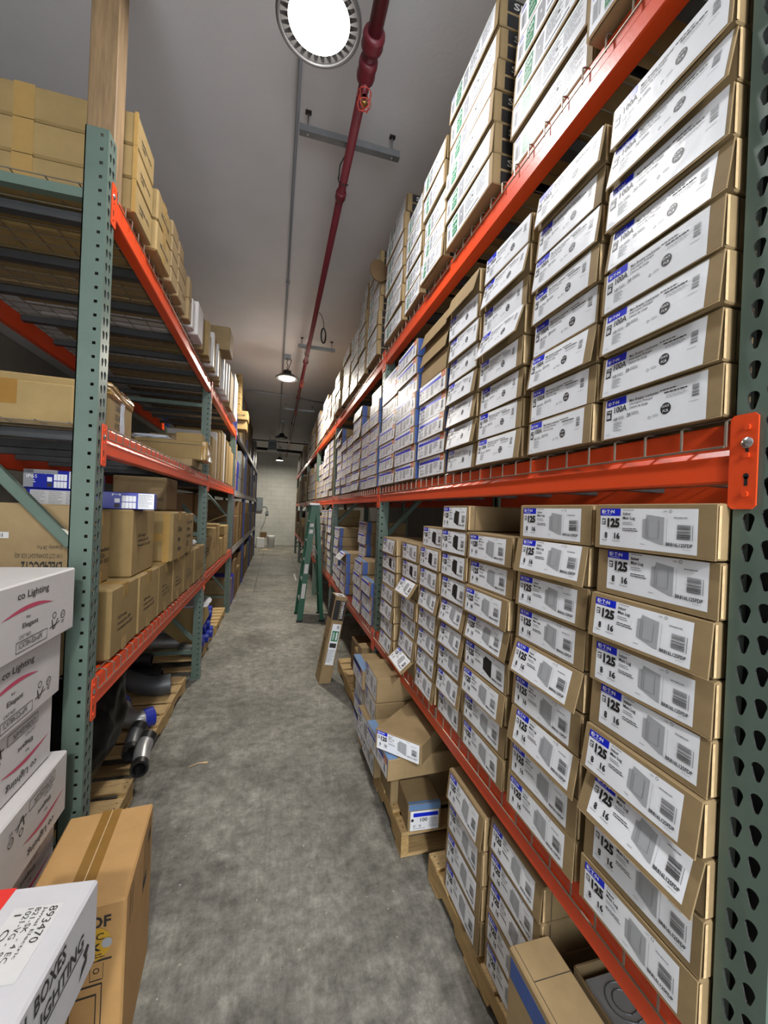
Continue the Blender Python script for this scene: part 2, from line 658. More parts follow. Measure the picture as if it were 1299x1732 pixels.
PX, PZ = .36, 3.925
t = tag(empty('sprinkler_pipe', (PX, 0, PZ)), 'long dark red sprinkler pipe running under the ceiling', 'pipe')
m = MB()
m.tube([(-.01, -1.5, 0), (0, 1.86, 0)], .034, 'red_pipe', 16)
m.tube([(0, 1.86, 0), (0, 7.4, .0), (.03, 18.3, .02)], .0265, 'red_pipe', 16)
m.build('pipe_run', t)
for y, r_, l_ in ((1.88, .050, .07), (2.01, .044, .10), (2.86, .034, .07), (6.25, .036, .08), (8.3, .036, .08), (10.9, .036, .08)):
    m = MB()
    m.lathe([(.026, -l_ / 2), (r_, -l_ / 2), (r_ + .004, -l_ / 4), (r_, 0), (r_ + .004, l_ / 4), (r_, l_ / 2), (.026, l_ / 2)], 'red_pipe', 20)
    o = m.build('coupling', t, (0, y, 0), (PI / 2, 0, 0))
for y in (2.72, 5.9):
    m = MB()
    m.tube([(-.03, y, .028), (-.04, y, .0), (-.03, y, -.028), (.0, y, -.036), (.03, y, -.028)], .004, 'black_metal')
    m.tube([(-.035, y, .0), (-.03, y, .09), (.0, y, .16)], .004, 'black_metal')
    m.build('pipe_clamp', t)
for i, y in enumerate((2.06, 7.05, 9.2)):
    s = tag(empty('fire_sprinkler', (PX, y, PZ - .03)), ['sprinkler head in a red wire cage nearest the camera', 'sprinkler head in a red wire cage beyond the second lamp', 'caged sprinkler head farthest along the red pipe'][i], 'sprinkler')
    m = MB()
    m.lathe([(.022, 0), (.022, -.03), (.014, -.035), (.012, -.055)], 'red_pipe', 12)
    m.build('fitting', s)
    m = MB()
    m.tube([(-.012, 0, -.05), (-.014, 0, -.075), (0, 0, -.095)], .003, 'brass')
    m.tube([(.012, 0, -.05), (.014, 0, -.075), (0, 0, -.095)], .003, 'brass')
    m.lathe([(.0, -.098), (.018, -.098), (.02, -.1), (0, -.1)], 'brass', 12)
    m.build('frame', s)
    m = MB()
    for k in range(4):
        a = PI / 4 + PI / 2 * k
        c, q = math.cos(a), math.sin(a)
        m.tube([(.02 * c, .02 * q, -.02), (.036 * c, .036 * q, -.045), (.038 * c, .038 * q, -.09), (.03 * c, .03 * q, -.118), (0, 0, -.125)], .0026, 'cage_red', 6)
    for zz, rad in ((-.045, .036), (-.10, .036)):
        m.tube([(rad * math.cos(2 * PI * k / 16), rad * math.sin(2 * PI * k / 16), zz) for k in range(17)], .0022, 'cage_red', 6)
    m.build('wire_cage', s)
# hanging cord loop
m = MB()
m.tube([(.40, 4.7, 3.96), (.43, 4.7, 3.93), (.455, 4.7, 3.86), (.46, 4.7, 3.78)], .004, 'black_metal')
m.tube([(.46 + .028 * math.sin(2 * PI * k / 14), 4.7 + .02 * math.sin(2 * PI * k / 14), 3.70 + .085 * math.cos(2 * PI * k / 14)) for k in range(15)], .009, 'black_metal')
tag(m.build('hanging_cable_loop'), 'dark coiled cable loop hanging beside the red pipe', 'cable')
# cross conduit, far duct pipes and unit heater
m = MB()
m.tube([(-1.9, 8.6, CEIL - .05), (-.3, 8.7, CEIL - .05), (.2, 8.75, CEIL - .055), (1.3, 8.9, CEIL - .1)], .014, 'conduit')
tag(m.build('cross_conduit'), 'thin grey conduit crossing the ceiling before the dark lamp', 'conduit')
m = MB()
m.tube([(-1.9, 14.6, 3.74), (1.9, 14.6, 3.66)], .05, 'black_metal', 12)
for xx in (-1.6, 0.9):
    m.tube([(xx, 14.6, 3.74), (xx, 14.6, CEIL - .003)], .008, 'black_metal')
tag(m.build('cross_pipe'), 'dark horizontal pipe crossing the aisle before the far wall, lower of two', 'pipe')
m = MB()
m.tube([(-1.9, 14.9, 4.05), (1.9, 14.9, 4.03)], .022, 'black_metal', 12)
tag(m.build('cross_pipe'), 'thin horizontal pipe crossing the aisle before the far wall, upper of two', 'pipe')
t = tag(empty('unit_heater', (-.17, 14.2, 3.62)), 'grey unit heater hanging from the dark crossing pipe', 'heater')
m = MB()
m.prism([(-.15, .0), (.15, 0), (.12, .34), (-.12, .34)], 'y', -.13, .13, 'panel_grey')
m.build('housing', t)
m = MB()
for xx in (-.1, .1):
    m.tube([(xx, 0, .33), (xx, 0, CEIL - 3.622)], .006, 'black_metal')
m.build('hanger_rods', t)
m = MB()
for k in range(5):
    m.box((-.12, -.15, .03 + .05 * k), (.12, -.132, .05 + .05 * k), 'black_metal')
m.build('louvre', t)

# ------------------------------------------------------------------ rack parts
CELL = .0508


def hole_panel(m, org, ux, uz, cols, width, n_rows, depth, mt, rim):
    """panel lying in ux/uz with a row of holes per 2 inch cell. cols: list of (u0,u1,shape,voff)"""
    ux, uz = Vector(ux), Vector(uz)
    nrm = ux.cross(uz)
    org = Vector(org)
    tear = [(math.cos(a) * .0095, .006 + math.sin(a) * .0095) for a in [PI * k / 6 for k in range(-1, 8)]] + [(-.0045, -.012), (-.0025, -.0155), (.0025, -.0155), (.0045, -.012)]
    sq = [(.0055, -.0055), (.0055, 0), (.0055, .0055), (0, .0055), (-.0055, .0055), (-.0055, 0), (-.0055, -.0055), (0, -.0055)]
    for (u0, u1, shape, off) in cols:
        if shape is None:
            p = [(u0, 0), (u1, 0), (u1, n_rows * CELL), (u0, n_rows * CELL)]
            m.quad([org + ux * a + uz * b for a, b in p], mt)
            continue
        hp = tear if shape == 't' else sq
        uc = (u0 + u1) / 2
        hw, hh = (u1 - u0) / 2, CELL / 2
        outer = []
        for (x, y) in hp:
            k = min(hw / abs(x) if abs(x) > 1e-6 else 1e9, hh / abs(y) if abs(y) > 1e-6 else 1e9)
            outer.append((x * k, y * k))
        # add the corners
        n = len(hp)
        for rrow in range(n_rows):
            vc = (rrow + .5) * CELL
            vo = off
            inner = [(x, y + vo) for x, y in hp]
            base = len(m.v)
            P = [org + ux * (uc + x) + uz * (vc + y) for x, y in outer] + [org + ux * (uc + x) + uz * (vc + y) for x, y in inner] + [org + ux * (uc + x) + uz * (vc + y) - nrm * depth for x, y in inner]
            m.v.extend(P)
            a_, b_ = m.mi(mt), m.mi(rim)
            for i in range(n):
                j = (i + 1) % n
                m.f.append((base + i, base + j, base + n + j, base + n + i))
                m.m.append(a_)
                m.sm.append(False)
                m.f.append((base + n + i, base + n + j, base + 2 * n + j, base + 2 * n + i))
                m.m.append(b_)
                m.sm.append(False)
                # corner filler
                (x1, y1), (x2, y2) = outer[i], outer[j]
                e1 = abs(abs(x1) - hw) < 1e-6
                e2 = abs(abs(x2) - hw) < 1e-6
                if e1 != e2 and not (abs(abs(x1) - hw) < 1e-6 and abs(abs(y1) - hh) < 1e-6) and not (abs(abs(x2) - hw) < 1e-6 and abs(abs(y2) - hh) < 1e-6):
                    cx = hw * (1 if (x1 if e1 else x2) > 0 else -1)
                    cy = hh * (1 if (y2 if e1 else y1) > 0 else -1)
                    k = len(m.v)
                    m.v.append(org + ux * (uc + cx) + uz * (vc + cy))
                    m.f.append((base + i, k, base + j))
                    m.m.append(a_)
                    m.sm.append(False)


def post_mesh(height, mt='post', holes=True):
    """post with its aisle face at x=0 looking to -x, spanning y 0..0.076 and x 0..0.076"""
    m = MB()
    n = int(height / CELL)
    W_ = .076
    z0 = .008
    H = n * CELL
    if holes:
        # aisle face (normal -x): ux = -y
        hole_panel(m, (0, W_, z0), (0, -1, 0), (0, 0, 1), [(0, .010, None, 0), (.010, .038, 't', -.0095), (.038, .066, 't', -.002), (.066, W_, None, 0)], W_, n, .003, mt, 'steel')
        # near side (normal -y): ux = +x
        hole_panel(m, (0, 0, z0), (1, 0, 0), (0, 0, 1), [(0, .009, None, 0), (.009, .034, 's', -.010), (.034, W_, None, 0)], W_, n, .003, mt, 'steel')
        # far side (normal +y)
        hole_panel(m, (W_, W_, z0), (-1, 0, 0), (0, 0, 1), [(0, W_ - .034, None, 0), (W_ - .034, W_ - .009, 's', 0), (W_ - .009, W_, None, 0)], W_, n, .003, mt, 'steel')
    else:
        m.quad([(0, W_, z0), (0, 0, z0), (0, 0, z0 + H), (0, W_, z0 + H)], mt)
        m.quad([(0, 0, z0), (W_, 0, z0), (W_, 0, z0 + H), (0, 0, z0 + H)], mt)
        m.quad([(W_, W_, z0), (0, W_, z0), (0, W_, z0 + H), (W_, W_, z0 + H)], mt)
    # rear lips of the folded channel
    m.box((W_ - .004, 0, z0), (W_, .018, z0 + H), mt)
    m.box((W_ - .004, W_ - .018, z0), (W_, W_, z0 + H), mt)
    for a, b in (((.004, .004), (.0045, W_ - .004)), ):
        pass
    m.box((.03, .006, z0), (.034, W_ - .006, z0 + H), 'ink_black')  # black sheet inside the post, painting the shade seen through the holes
    m.box((-.006, -.012, 0), (W_ + .012, W_ + .012, .012), mt)
    return m.mesh('front_post')


POSTS = {}


def upright(x, y, height, side, label, mt='post', depth=1.07, holes=True, braces=True):
    """side +1: rack lies toward +x (right row); -1: left row"""
    key = (round(height, 2), mt, holes)
    if key not in POSTS:
        POSTS[key] = post_mesh(height, mt, holes)
    t = tag(empty('rack_upright', (x, y, 0)), label, 'rack upright', 'rack uprights along the aisle')
    a = put('front_post', POSTS[key], t)
    b = put('rear_post', POSTS[key], t)
    if side < 0:
        a.rotation_euler = (0, 0, PI)
        a.location = (0, .076, 0)
        b.location = (-depth, 0, 0)
    else:
        b.rotation_euler = (0, 0, PI)
        b.location = (depth, .076, 0)
    if braces:
        x0, x1 = .078 * side, (depth - .078) * side
        zz = [.25, 1.40]
        for i, z in enumerate(zz + [height - .24]):
            m = MB()
            m.box((min(x0, x1), .022, z - .018), (max(x0, x1), .054, z + .018), mt)
            m.build('horizontal_brace', t)
        for i in range(2):
            m = MB()
            za, zb = zz[i] + .12, zz[i] + 1.12
            A, B = Vector((x0, .038, za)), Vector((x1, .038, zb))
            dd = (B - A)
            M = Matrix.Translation(A) @ dd.to_track_quat('X', 'Z').to_matrix().to_4x4()
            m.cbox((0, -.016, -.019), (dd.length, .016, .019), mt, .004, M)
            m.build('diagonal_brace', t)
    return t


def beam(x, y0, y1, ztop, side, label, mt='beam', h=.105, bracket=True):
    """load beam between two posts; front face at x, rack toward side"""
    t = tag(empty('rack_beam', (x, (y0 + y1) / 2, ztop - h)), label, 'rack beam')
    L_ = (y1 - y0) / 2
    s = side
    pts = [(0, .004), (.004 * s, 0), (.046 * s, 0), (.05 * s, .004), (.05 * s, h - .042), (.05 * s, h - .041), (.05 * s, h), (.008 * s, h), (.006 * s, h - .004), (.006 * s, h * .56), (0, h * .46)]
    m = MB()
    m.prism(pts if s > 0 else pts[::-1], 'y', -L_, L_, mt)
    m.build('beam_rail', t)
    if bracket:
        for e in (-1, 1):
            m = MB()
            a, b = (-L_ - .036, -L_ + .006) if e < 0 else (L_ - .006, L_ + .036)
            out = [(a + .006, -.045), (b - .006, -.045), (b, -.039), (b, h + .005), (b - .006, h + .01), (a + .006, h + .01), (a, h + .004), (a, -.039)]
            xx = (-.0045 * s, -.0012 * s)
            m.prism(out if s > 0 else out, 'x', min(xx), max(xx), mt)
            yc = (a + b) / 2 + (-.006 if e < 0 else .006)
            for zz in (-.02, .045, .092):
                for a_ in (0, PI / 2):
                    pass
                m.prism([(yc + .005 * math.cos(2 * PI * k / 8), zz + .005 * math.sin(2 * PI * k / 8)) for k in range(8)], 'x', -.008 * s if s > 0 else .0045, -.0045 if s > 0 else .008, mt)
            for zz in (.01, .062):
                m.prism([(yc + .0045 * math.cos(2 * PI * k / 8), zz + .0045 * math.sin(2 * PI * k / 8) * 1.2) for k in range(8)], 'x', -.0050 if s > 0 else .0046, -.0046 if s > 0 else .0050, 'ink_black')
                m.box((min(-.0050 * s, -.0046 * s), yc - .0025, zz - .016), (max(-.0050 * s, -.0046 * s), yc + .0025, zz), 'ink_black')
            m.build('end_bracket', t)
        m = MB()
        yc = -L_ - .015 if e else 0
        m.lathe([(0, .004), (.006, .0035), (.0095, 0)], 'steel', 12)
        m.build('safety_bolt', t, (-.0055 * s, -L_ - .021, .066), (0, -PI / 2 * s, 0))
    return t


DECKS = {}


def deck(x, y0, y1, ztop, side, label, depth=1.07, drop=.042):
    """waterfall wire deck"""
    key = (round(y1 - y0, 2), side, depth)
    t = tag(empty('wire_deck', (x, (y0 + y1) / 2, ztop)), label, 'wire deck')
    if key not in DECKS:
        L_ = (y1 - y0) / 2
        m = MB()
        r_ = .0026
        n = max(2, int((y1 - y0) / .0785))
        for i in range(n + 1):
            y = -L_ + 2 * L_ * i / n
            m.tube([(-.006 * side, y, -drop), (-.006 * side, y, .001), (.002 * side, y, .006), (depth * side, y, .006), ((depth + .004) * side, y, -drop)], r_, 'wire', 5, smooth=False)
        for xx, zz in ((-.0085, -drop), (.02, .0112), (.13, .0112), (.24, .0112), (.35, .0112), (.46, .0112), (.57, .0112), (.68, .0112), (.79, .0112), (.9, .0112), (1.0, .0112), (depth + .008, -drop)):
            m.tube([(xx * side, -L_, zz), (xx * side, L_, zz)], r_, 'wire', 5, smooth=False)
        c = MB()
        for k in range(3):
            y = -L_ + 2 * L_ * (k + .5) / 3
            a, b = .052 * side, (depth - .052) * side
            c.prism([(y - .022, -.035), (y + .022, -.035), (y + .022, .003), (y + .019, .003), (y + .019, -.032), (y - .019, -.032), (y - .019, .003), (y - .022, .003)], 'x', min(a, b), max(a, b), 'channel')
        DECKS[key] = (m.mesh('wire_mesh'), c.mesh('support_channels'))
    put('wire_mesh', DECKS[key][0], t)
    put('support_channels', DECKS[key][1], t)
    return t


BAYN = ['nearest', 'second', 'third', 'fourth', 'fifth', 'sixth', 'seventh']
# right row
RP = [.435 + 2.515 * i - (.02 if i else 0) for i in range(7)]
for i, y in enumerate(RP):
    upright(XR, y, 3.4 if i == 0 else 2.86, 1, 'green rack upright, %s in the right-hand row' % BAYN[i], depth=1.07, holes=i < 4, mt='post')
RH = {'top': 2.91, 'middle': 1.872, 'lower': .79}
for i in range(6):
    a, b = RP[i] + .076, RP[i + 1]
    if i >= 5:
        b = RP[i + 1]
    for nm, zt in RH.items():
        beam(XR, a, b, zt, 1, 'orange %s shelf beam, %s bay of the right-hand row' % (nm, BAYN[i]))
        beam(XR + 1.07, a, b, zt, -1, 'orange rear %s shelf beam, %s bay of the right-hand row' % (nm, BAYN[i]), bracket=False)
        if i < 4:
            mid = (a + b) / 2
            deck(XR, a + .012, mid - .006, zt, 1, 'wire deck on the %s shelf, near half of %s right bay' % (nm, BAYN[i]))
            deck(XR, mid + .006, b - .012, zt, 1, 'wire deck on the %s shelf, far half of %s right bay' % (nm, BAYN[i]))
# left row
LP = [1.709, 4.224, 6.74]
for i, y in enumerate(LP):
    upright(XL, y, 3.06 if i == 0 else 2.895, -1, 'green rack upright, %s in the left-hand row' % BAYN[i])
LH = {'top': 2.89, 'middle': 1.973, 'lower': 1.0}
for i in range(2):
    a, b = LP[i] + .076, LP[i + 1]
    for nm, zt in LH.items():
        beam(XL, a, b, zt, -1, 'orange %s shelf beam, %s bay of the left-hand row' % (nm, BAYN[i]))
        beam(XL - 1.07, a, b, zt, 1, 'orange rear %s shelf beam, %s bay of the left-hand row' % (nm, BAYN[i]), bracket=False)
        mid = (a + b) / 2
        deck(XL, a + .012, mid - .006, zt, -1, 'wire deck on the %s shelf, near half of %s left bay' % (nm, BAYN[i]))
        deck(XL, mid + .006, b - .012, zt, -1, 'wire deck on the %s shelf, far half of %s left bay' % (nm, BAYN[i]))
# blue and grey racking further down the left side
for i, y in enumerate((6.835, 9.4, 12.0, 14.6)):
    upright(XL, y, 3.2, -1, 'dark blue rack upright, %s of the far left racks' % BAYN[i], mt='blue_post', holes=False, braces=False)
for i, (a, b) in enumerate(((6.911, 9.4), (9.476, 12.0), (12.076, 14.6))):
    for nm, zt in (('top', 2.95), ('middle', 1.95), ('lower', 1.0)):
        beam(XL, a, b, zt, -1, 'grey %s shelf beam, %s bay of the blue racks' % (nm, BAYN[i]), mt='grey_beam', bracket=False)
        m = MB()
        m.box((-.98, -(b - a) / 2 + .01, -.018), (-.052, (b - a) / 2 - .01, 0), 'kraft_dark')
        tag(m.build('shelf_board', None, (XL, (a + b) / 2, zt)), 'board on the %s shelf, %s bay of the blue racks' % (nm, BAYN[i]), 'shelf')

# timber prop strapped behind the near left post
m = MB()
m.cbox((-.098, 0, 0), (0, .089, CEIL - 2.865), 'wood_post', .004)
tag(m.build('timber_prop', None, (-.657, 1.797, 2.864)), 'tall wooden timber rising from the near left upright to the ceiling', 'timber')
#@@PART2
# ------------------------------------------------------------------ printed panels
def lab_125(m, dark=False):
    p = 'ink_black' if dark else 'ink_lgrey'
    m.pr(0, 0, 1, 1, 'paper', 0)
    m.pr(.0, .0, .25, .19, 'ink_blue')
    m.pt('E', .022, .035, .062, .125, 'paper', 2, .03)
    m.pt('T', .082, .035, .118, .125, 'paper', 2, .03)
    m.pdisc(.068, .08, .006, .02, 'paper', 2, 6)
    m.pdisc(.128, .085, .006, .02, 'paper', 2, 6)
    m.pt('N', .138, .035, .178, .125, 'paper', 2, .03)
    m.lines(.03, .145, .16, .17, 1, 'paper', 2)
    m.pr(.022, .27, .068, .43, 'ink_black')
    m.pr(.028, .30, .062, .34, 'paper', 2)
    m.pt('BR', .029, .355, .061, .415, 'paper', 2, .02)
    m.pt('125', .095, .25, .245, .50, 'ink_black', 2, .055)
    m.lines(.10, .52, .16, .55, 1, 'ink_grey')
    m.pt('8', .065, .63, .10, .80, 'ink_black', 2, .035)
    m.pt('16', .185, .63, .25, .80, 'ink_black', 2, .035)
    m.lines(.03, .84, .11, .88, 1, 'ink_grey')
    m.lines(.16, .84, .27, .88, 1, 'ink_grey')
    m.lines(.28, .03, .42, .06, 1, 'ink_dark')
    m.pt('Indoor', .28, .09, .37, .17, 'ink_black', 2, .02)
    m.pt('Main Lug', .28, .20, .415, .30, 'ink_black', 2, .02)
    m.lines(.28, .34, .40, .44, 2, 'ink_grey')
    m.lines(.28, .50, .46, .60, 2, 'ink_dark')
    m.quad([m.pp(.50, .26, 1), m.pp(.50, .70, 1), m.pp(.68, .84, 1), m.pp(.71, .84, 1), m.pp(.71, .20, 1), m.pp(.54, .14, 1), m.pp(.54, .24, 1)], p)
    q = 'ink_grey' if not dark else 'ink_dark'
    for a in ((.555, .28, .60, .285), (.66, .28, .665, .70), (.56, .70, .66, .71), (.555, .28, .56, .70), (.535, .20, .54, .72)):
        m.pr(*a, q, 2)
    m.lines(.48, .86, .54, .885, 1, 'ink_black')
    m.pr(.735, .22, .737, .80, 'ink_grey')
    m.pt('USA', .70, .045, .735, .08, 'ink_dark', 2)
    m.pdisc(.765, .06, .014, .036, 'ink_dark', 1, 14, .75)
    m.lines(.80, .19, .95, .215, 1, 'ink_grey', 2, 9, .9)
    m.bars(.83, .36, .945, .70, 16, 'ink_black')
    m.pr(.958, .36, .963, .70, 'ink_grey')
    m.pt('BR816L125FDP', .735, .77, .965, .855, 'ink_black', 2, .02)
    m.lines(.88, .90, .96, .92, 1, 'ink_grey')


def lab_100(m):
    m.pr(0, 0, 1, 1, 'paper', 0)
    m.pr(.02, .0, .25, .19, 'ink_blue')
    m.pt('E', .042, .07, .07, .15, 'paper', 2, .03)
    m.pt('T', .087, .07, .117, .15, 'paper', 2, .03)
    m.pdisc(.078, .11, .005, .02, 'paper', 2, 6)
    m.pdisc(.126, .115, .005, .02, 'paper', 2, 6)
    m.pt('N', .134, .07, .168, .15, 'paper', 2, .03)
    m.pr(.022, .27, .085, .53, 'ink_black')
    m.pt('TYPE', .03, .30, .078, .355, 'paper', 2, .01)
    m.pt('BR', .032, .38, .076, .49, 'paper', 2, .03)
    m.pt('100A', .115, .22, .26, .38, 'ink_black', 2, .015)
    m.pt('10', .115, .50, .155, .585, 'ink_black', 2, .01)
    m.lines(.165, .50, .24, .59, 2, 'ink_grey')
    m.pt('20', .265, .46, .305, .55, 'ink_black', 2, .01)
    m.lines(.315, .46, .40, .55, 2, 'ink_grey')
    m.pt('Main Breaker Loadcenter', .29, .13, .59, .20, 'ink_dark', 2, .012)
    m.pt('Interruptor Principal', .29, .22, .53, .29, 'ink_dark', 2, .012)
    m.pt('Centro de Carga', .29, .31, .485, .38, 'ink_dark', 2, .012)
    m.lines(.115, .62, .22, .86, 6, 'ink_grey')
    m.lines(.03, .90, .085, .925, 1, 'ink_grey')
    m.pdisc(.66, .58, .048, .13, 'ink_black', 1, 20)
    m.pt('QUICK', .625, .50, .695, .56, 'paper', 2, .01)
    m.pt('PCB', .635, .60, .685, .66, 'paper', 2, .01)
    m.pdisc(.505, .70, .012, .035, 'ink_dark', 1, 12, .75)
    m.lines(.54, .66, .60, .72, 2, 'ink_grey')
    m.lines(.60, .14, .82, .165, 1, 'ink_dark', 2, 4, .9)
    m.lines(.64, .21, .86, .24, 1, 'ink_dark', 2, 6, .9)
    m.lines(.66, .28, .86, .36, 3, 'ink_grey')
    m.bars(.885, .22, .94, .48, 12, 'ink_black')
    m.lines(.86, .56, .95, .585, 1, 'ink_grey')


def lab_stripe(m):
    m.pr(0, 0, 1, 1, 'paper', 0)
    m.pr(.03, .155, .84, .30, 'ink_blue')
    m.lines(.08, .05, .2, .09, 1, 'ink_blue')
    m.pr(.85, .0, .985, .32, 'ink_orange')
    m.pt('70', .88, .12, .955, .24, 'paper', 2, .01)
    m.pdisc(.06, .45, .022, .06, 'ink_black', 1, 12)
    m.pt('100', .13, .36, .20, .47, 'ink_dark', 2, .01)
    m.pt('30', .08, .60, .13, .69, 'ink_dark', 2, .01)
    m.pt('60', .17, .60, .22, .69, 'ink_dark', 2, .01)
    m.lines(.07, .78, .26, .92, 3, 'ink_grey')
    m.lines(.29, .36, .44, .92, 8, 'ink_grey')
    m.pr(.48, .36, .58, .88, 'ink_lgrey')
    m.pr(.50, .42, .51, .84, 'ink_grey', 2)
    m.lines(.62, .36, .80, .70, 5, 'ink_grey')
    m.bars(.86, .40, .93, .82, 14, 'ink_dark')
    m.lines(.76, .88, .95, .92, 1, 'ink_dark')


def lab_green(m, dark=False):
    g = 'ink_black' if dark else 'ink_green'
    m.pr(0, 0, 1, 1, 'paper', 0)
    m.lines(.02, .08, .11, .20, 2, 'ink_blue')
    m.bars(.03, .30, .11, .80, 8, 'ink_grey', 2, False)
    m.pr(.155, .10, .285, .88, g)
    m.pt('100A', .165, .17, .275, .36, 'paper', 2, .02)
    m.pt('12', .17, .45, .215, .60, 'paper', 2, .02)
    m.pt('24', .225, .45, .27, .60, 'paper', 2, .02)
    m.lines(.17, .70, .27, .80, 2, 'paper', 2)
    m.lines(.16, .92, .28, .96, 1, 'ink_dark')
    m.pr(.33, .12, .45, .85, 'ink_grey')
    m.pdisc(.39, .45, .012, .05, 'paper', 2, 8)
    m.pr(.30, .12, .303, .85, 'ink_grey')
    m.pr(.48, .10, .97, .125, 'ink_green')
    m.lines(.48, .20, .72, .72, 7, 'ink_grey')
    m.lines(.74, .20, .97, .72, 7, 'ink_lgrey')
    m.pdisc(.66, .40, .012, .05, 'ink_dark', 2, 8)
    m.pr(.48, .84, .80, .89, 'ink_black')


# ------------------------------------------------------------------ cartons with a swinging front panel
# local frame: front at y=0 looking to -y, x right, z up, depth toward +y
SPEC = {
    'lug': dict(w=.30, d=.36, h=.101, lab=lab_125, r=(.06, .10, .88, .93)),
    'lugdark': dict(w=.30, d=.36, h=.101, lab=lambda m: lab_125(m, True), r=(.04, .08, .95, .96)),
    'lugshift': dict(w=.30, d=.36, h=.101, lab=lab_125, r=(.11, .02, .93, .88)),
    'brk': dict(w=.285, d=.40, h=.0975, lab=lab_100, r=(.04, .05, .90, .98)),
    'brkfull': dict(w=.285, d=.40, h=.0975, lab=lab_100, r=(.02, .0, .97, .96)),
    'stripe': dict(w=.37, d=.40, h=.0975, lab=lab_stripe, r=(.01, .0, .99, .97)),
    'green': dict(w=.38, d=.45, h=.114, lab=lab_green, r=(.03, .05, .94, .93)),
    'greendark': dict(w=.38, d=.45, h=.114, lab=lambda m: lab_green(m, True), r=(.03, .05, .94, .93)),
    'plain': dict(w=.285, d=.40, h=.0975, lab=None, r=None),
}
PARTS = {}
KINDN = {'l': 'load_center_carton', 'b': 'breaker_panel_carton', 's': 'striped_label_carton', 'g': 'green_label_carton', 'p': 'carton'}


def parts(kind, low=False):
    k = (kind, low)
    if k in PARTS:
        return PARTS[k]
    s = SPEC[kind]
    w, dd, h = s['w'], s['d'], s['h']
    b = MB()
    g = .0015
    b.cbox((-w / 2, .004, 0), (w / 2, dd, h - g), 'kraft', .003)
    if kind == 'stripe':
        for sx in (-1, 1):
            x = sx * (w / 2 + .0006)
            b.box((min(x, x - sx * .0004), .006, .002), (max(x, x - sx * .0004), .05, h - g - .002), 'tape_blue')
        b.box((-w / 2 + .002, .006, h - g - .0001), (w / 2 - .002, .045, h - g + .0004), 'tape_pale')
    elif kind.startswith('green'):
        for sx in (-1, 1):
            b.panel((sx * (w / 2 + .0002), .035 if sx > 0 else .295, h - g), (0, 1 if sx > 0 else -1, 0), (0, 0, 1), .26, h)
            b.pr(0, .04, .999, .47, 'ink_black')
            b.pr(0, .55, .999, .96, 'ink_black')
            b.pt('SIEMENS', .10, .13, .92, .36, 'paper_dull', 2, .02)
    else:
        for sx in (-1, 1):
            x = sx * (w / 2 + .0004)
            b.box((min(x, x - sx * .0003), .03, .004), (max(x, x - sx * .0003), .032, h - .006), 'ink_dark')
            b.box((min(x, x - sx * .0003), .003, .004), (max(x, x - sx * .0003), .009, h - .006), 'kraft_edge')
    body = b.mesh('carton')
    if low:
        PARTS[k] = (body, None, None)
        return PARTS[k]
    f = MB()
    # front panel hinged along its top edge (origin at the hinge)
    f.cbox((-w / 2 + .001, -.003, -h + .002), (w / 2 - .001, .0, -.001), 'kraft', .0012)
    f.box((-w / 2 + .002, -.0027, -h + .0012), (w / 2 - .002, -.0003, -h + .0022), 'kraft_edge')
    flap = f.mesh('front_flap')
    lab = None
    if s['lab']:
        l = MB()
        u0, v0, u1, v1 = s['r']
        l.panel((-w / 2 + w * u0, -.0034, -h * v0), (1, 0, 0), (0, 0, 1), w * (u1 - u0), h * (v1 - v0))
        s['lab'](l)
        lab = l.mesh('product_label')
    PARTS[k] = (body, flap, lab)
    return PARTS[k]


def carton(kind, x, y, z, rz, label, group, swing=None, wscale=1.0, hscale=1.0, roll=0.0):
    body, flap, lab = parts(kind)
    s = SPEC[kind]
    o = tag(put(KINDN[kind[0]], body, None, (x, y, z), (0, roll, rz)), label, 'box', group)
    o.scale = (wscale, 1, hscale)
    a = swing if swing is not None else random.choice([1, 2, 3, 4, 6, 9])
    fo = put('front_flap', flap, o, (0, .0035, s['h'] - .0015), (-R(a), 0, 0))
    if lab:
        put('product_label', lab, fo)
    return o


PLN = {'lug': 'carton with white 125 label', 'lugdark': 'carton with dark-picture 125 label', 'lugshift': 'carton with white 125 label', 'brk': 'carton with white 100A label',
       'brkfull': 'carton with white 100A label', 'stripe': 'carton with blue-striped label', 'green': 'carton with green 100A label', 'greendark': 'carton with black 100A label', 'plain': 'plain brown carton'}


def column(kinds, y0, y1, xf, z0, where, group, pitch, colname, swings=None, jit=.010, start=0, kindmap=None):
    """right-row stack; kinds bottom to top"""
    n = len(kinds)
    for i, k in enumerate(kinds):
        s = SPEC[k]
        yc = (y0 + y1) / 2 + random.uniform(-.4, .4) * jit
        ws = (y1 - y0 - .008) / s['w']
        xx = xf + random.uniform(-jit, jit) * .8
        a = (swings or {}).get(i)
        carton(k, xx, yc, z0 + pitch * i, -PI / 2 + R(random.uniform(-.9, .9)), '%s, %s, %s, %s' % (PLN[k], ORD[i] if i < n - 1 else 'topmost', colname, where), group, a, ws, pitch / s['h'] * .985)


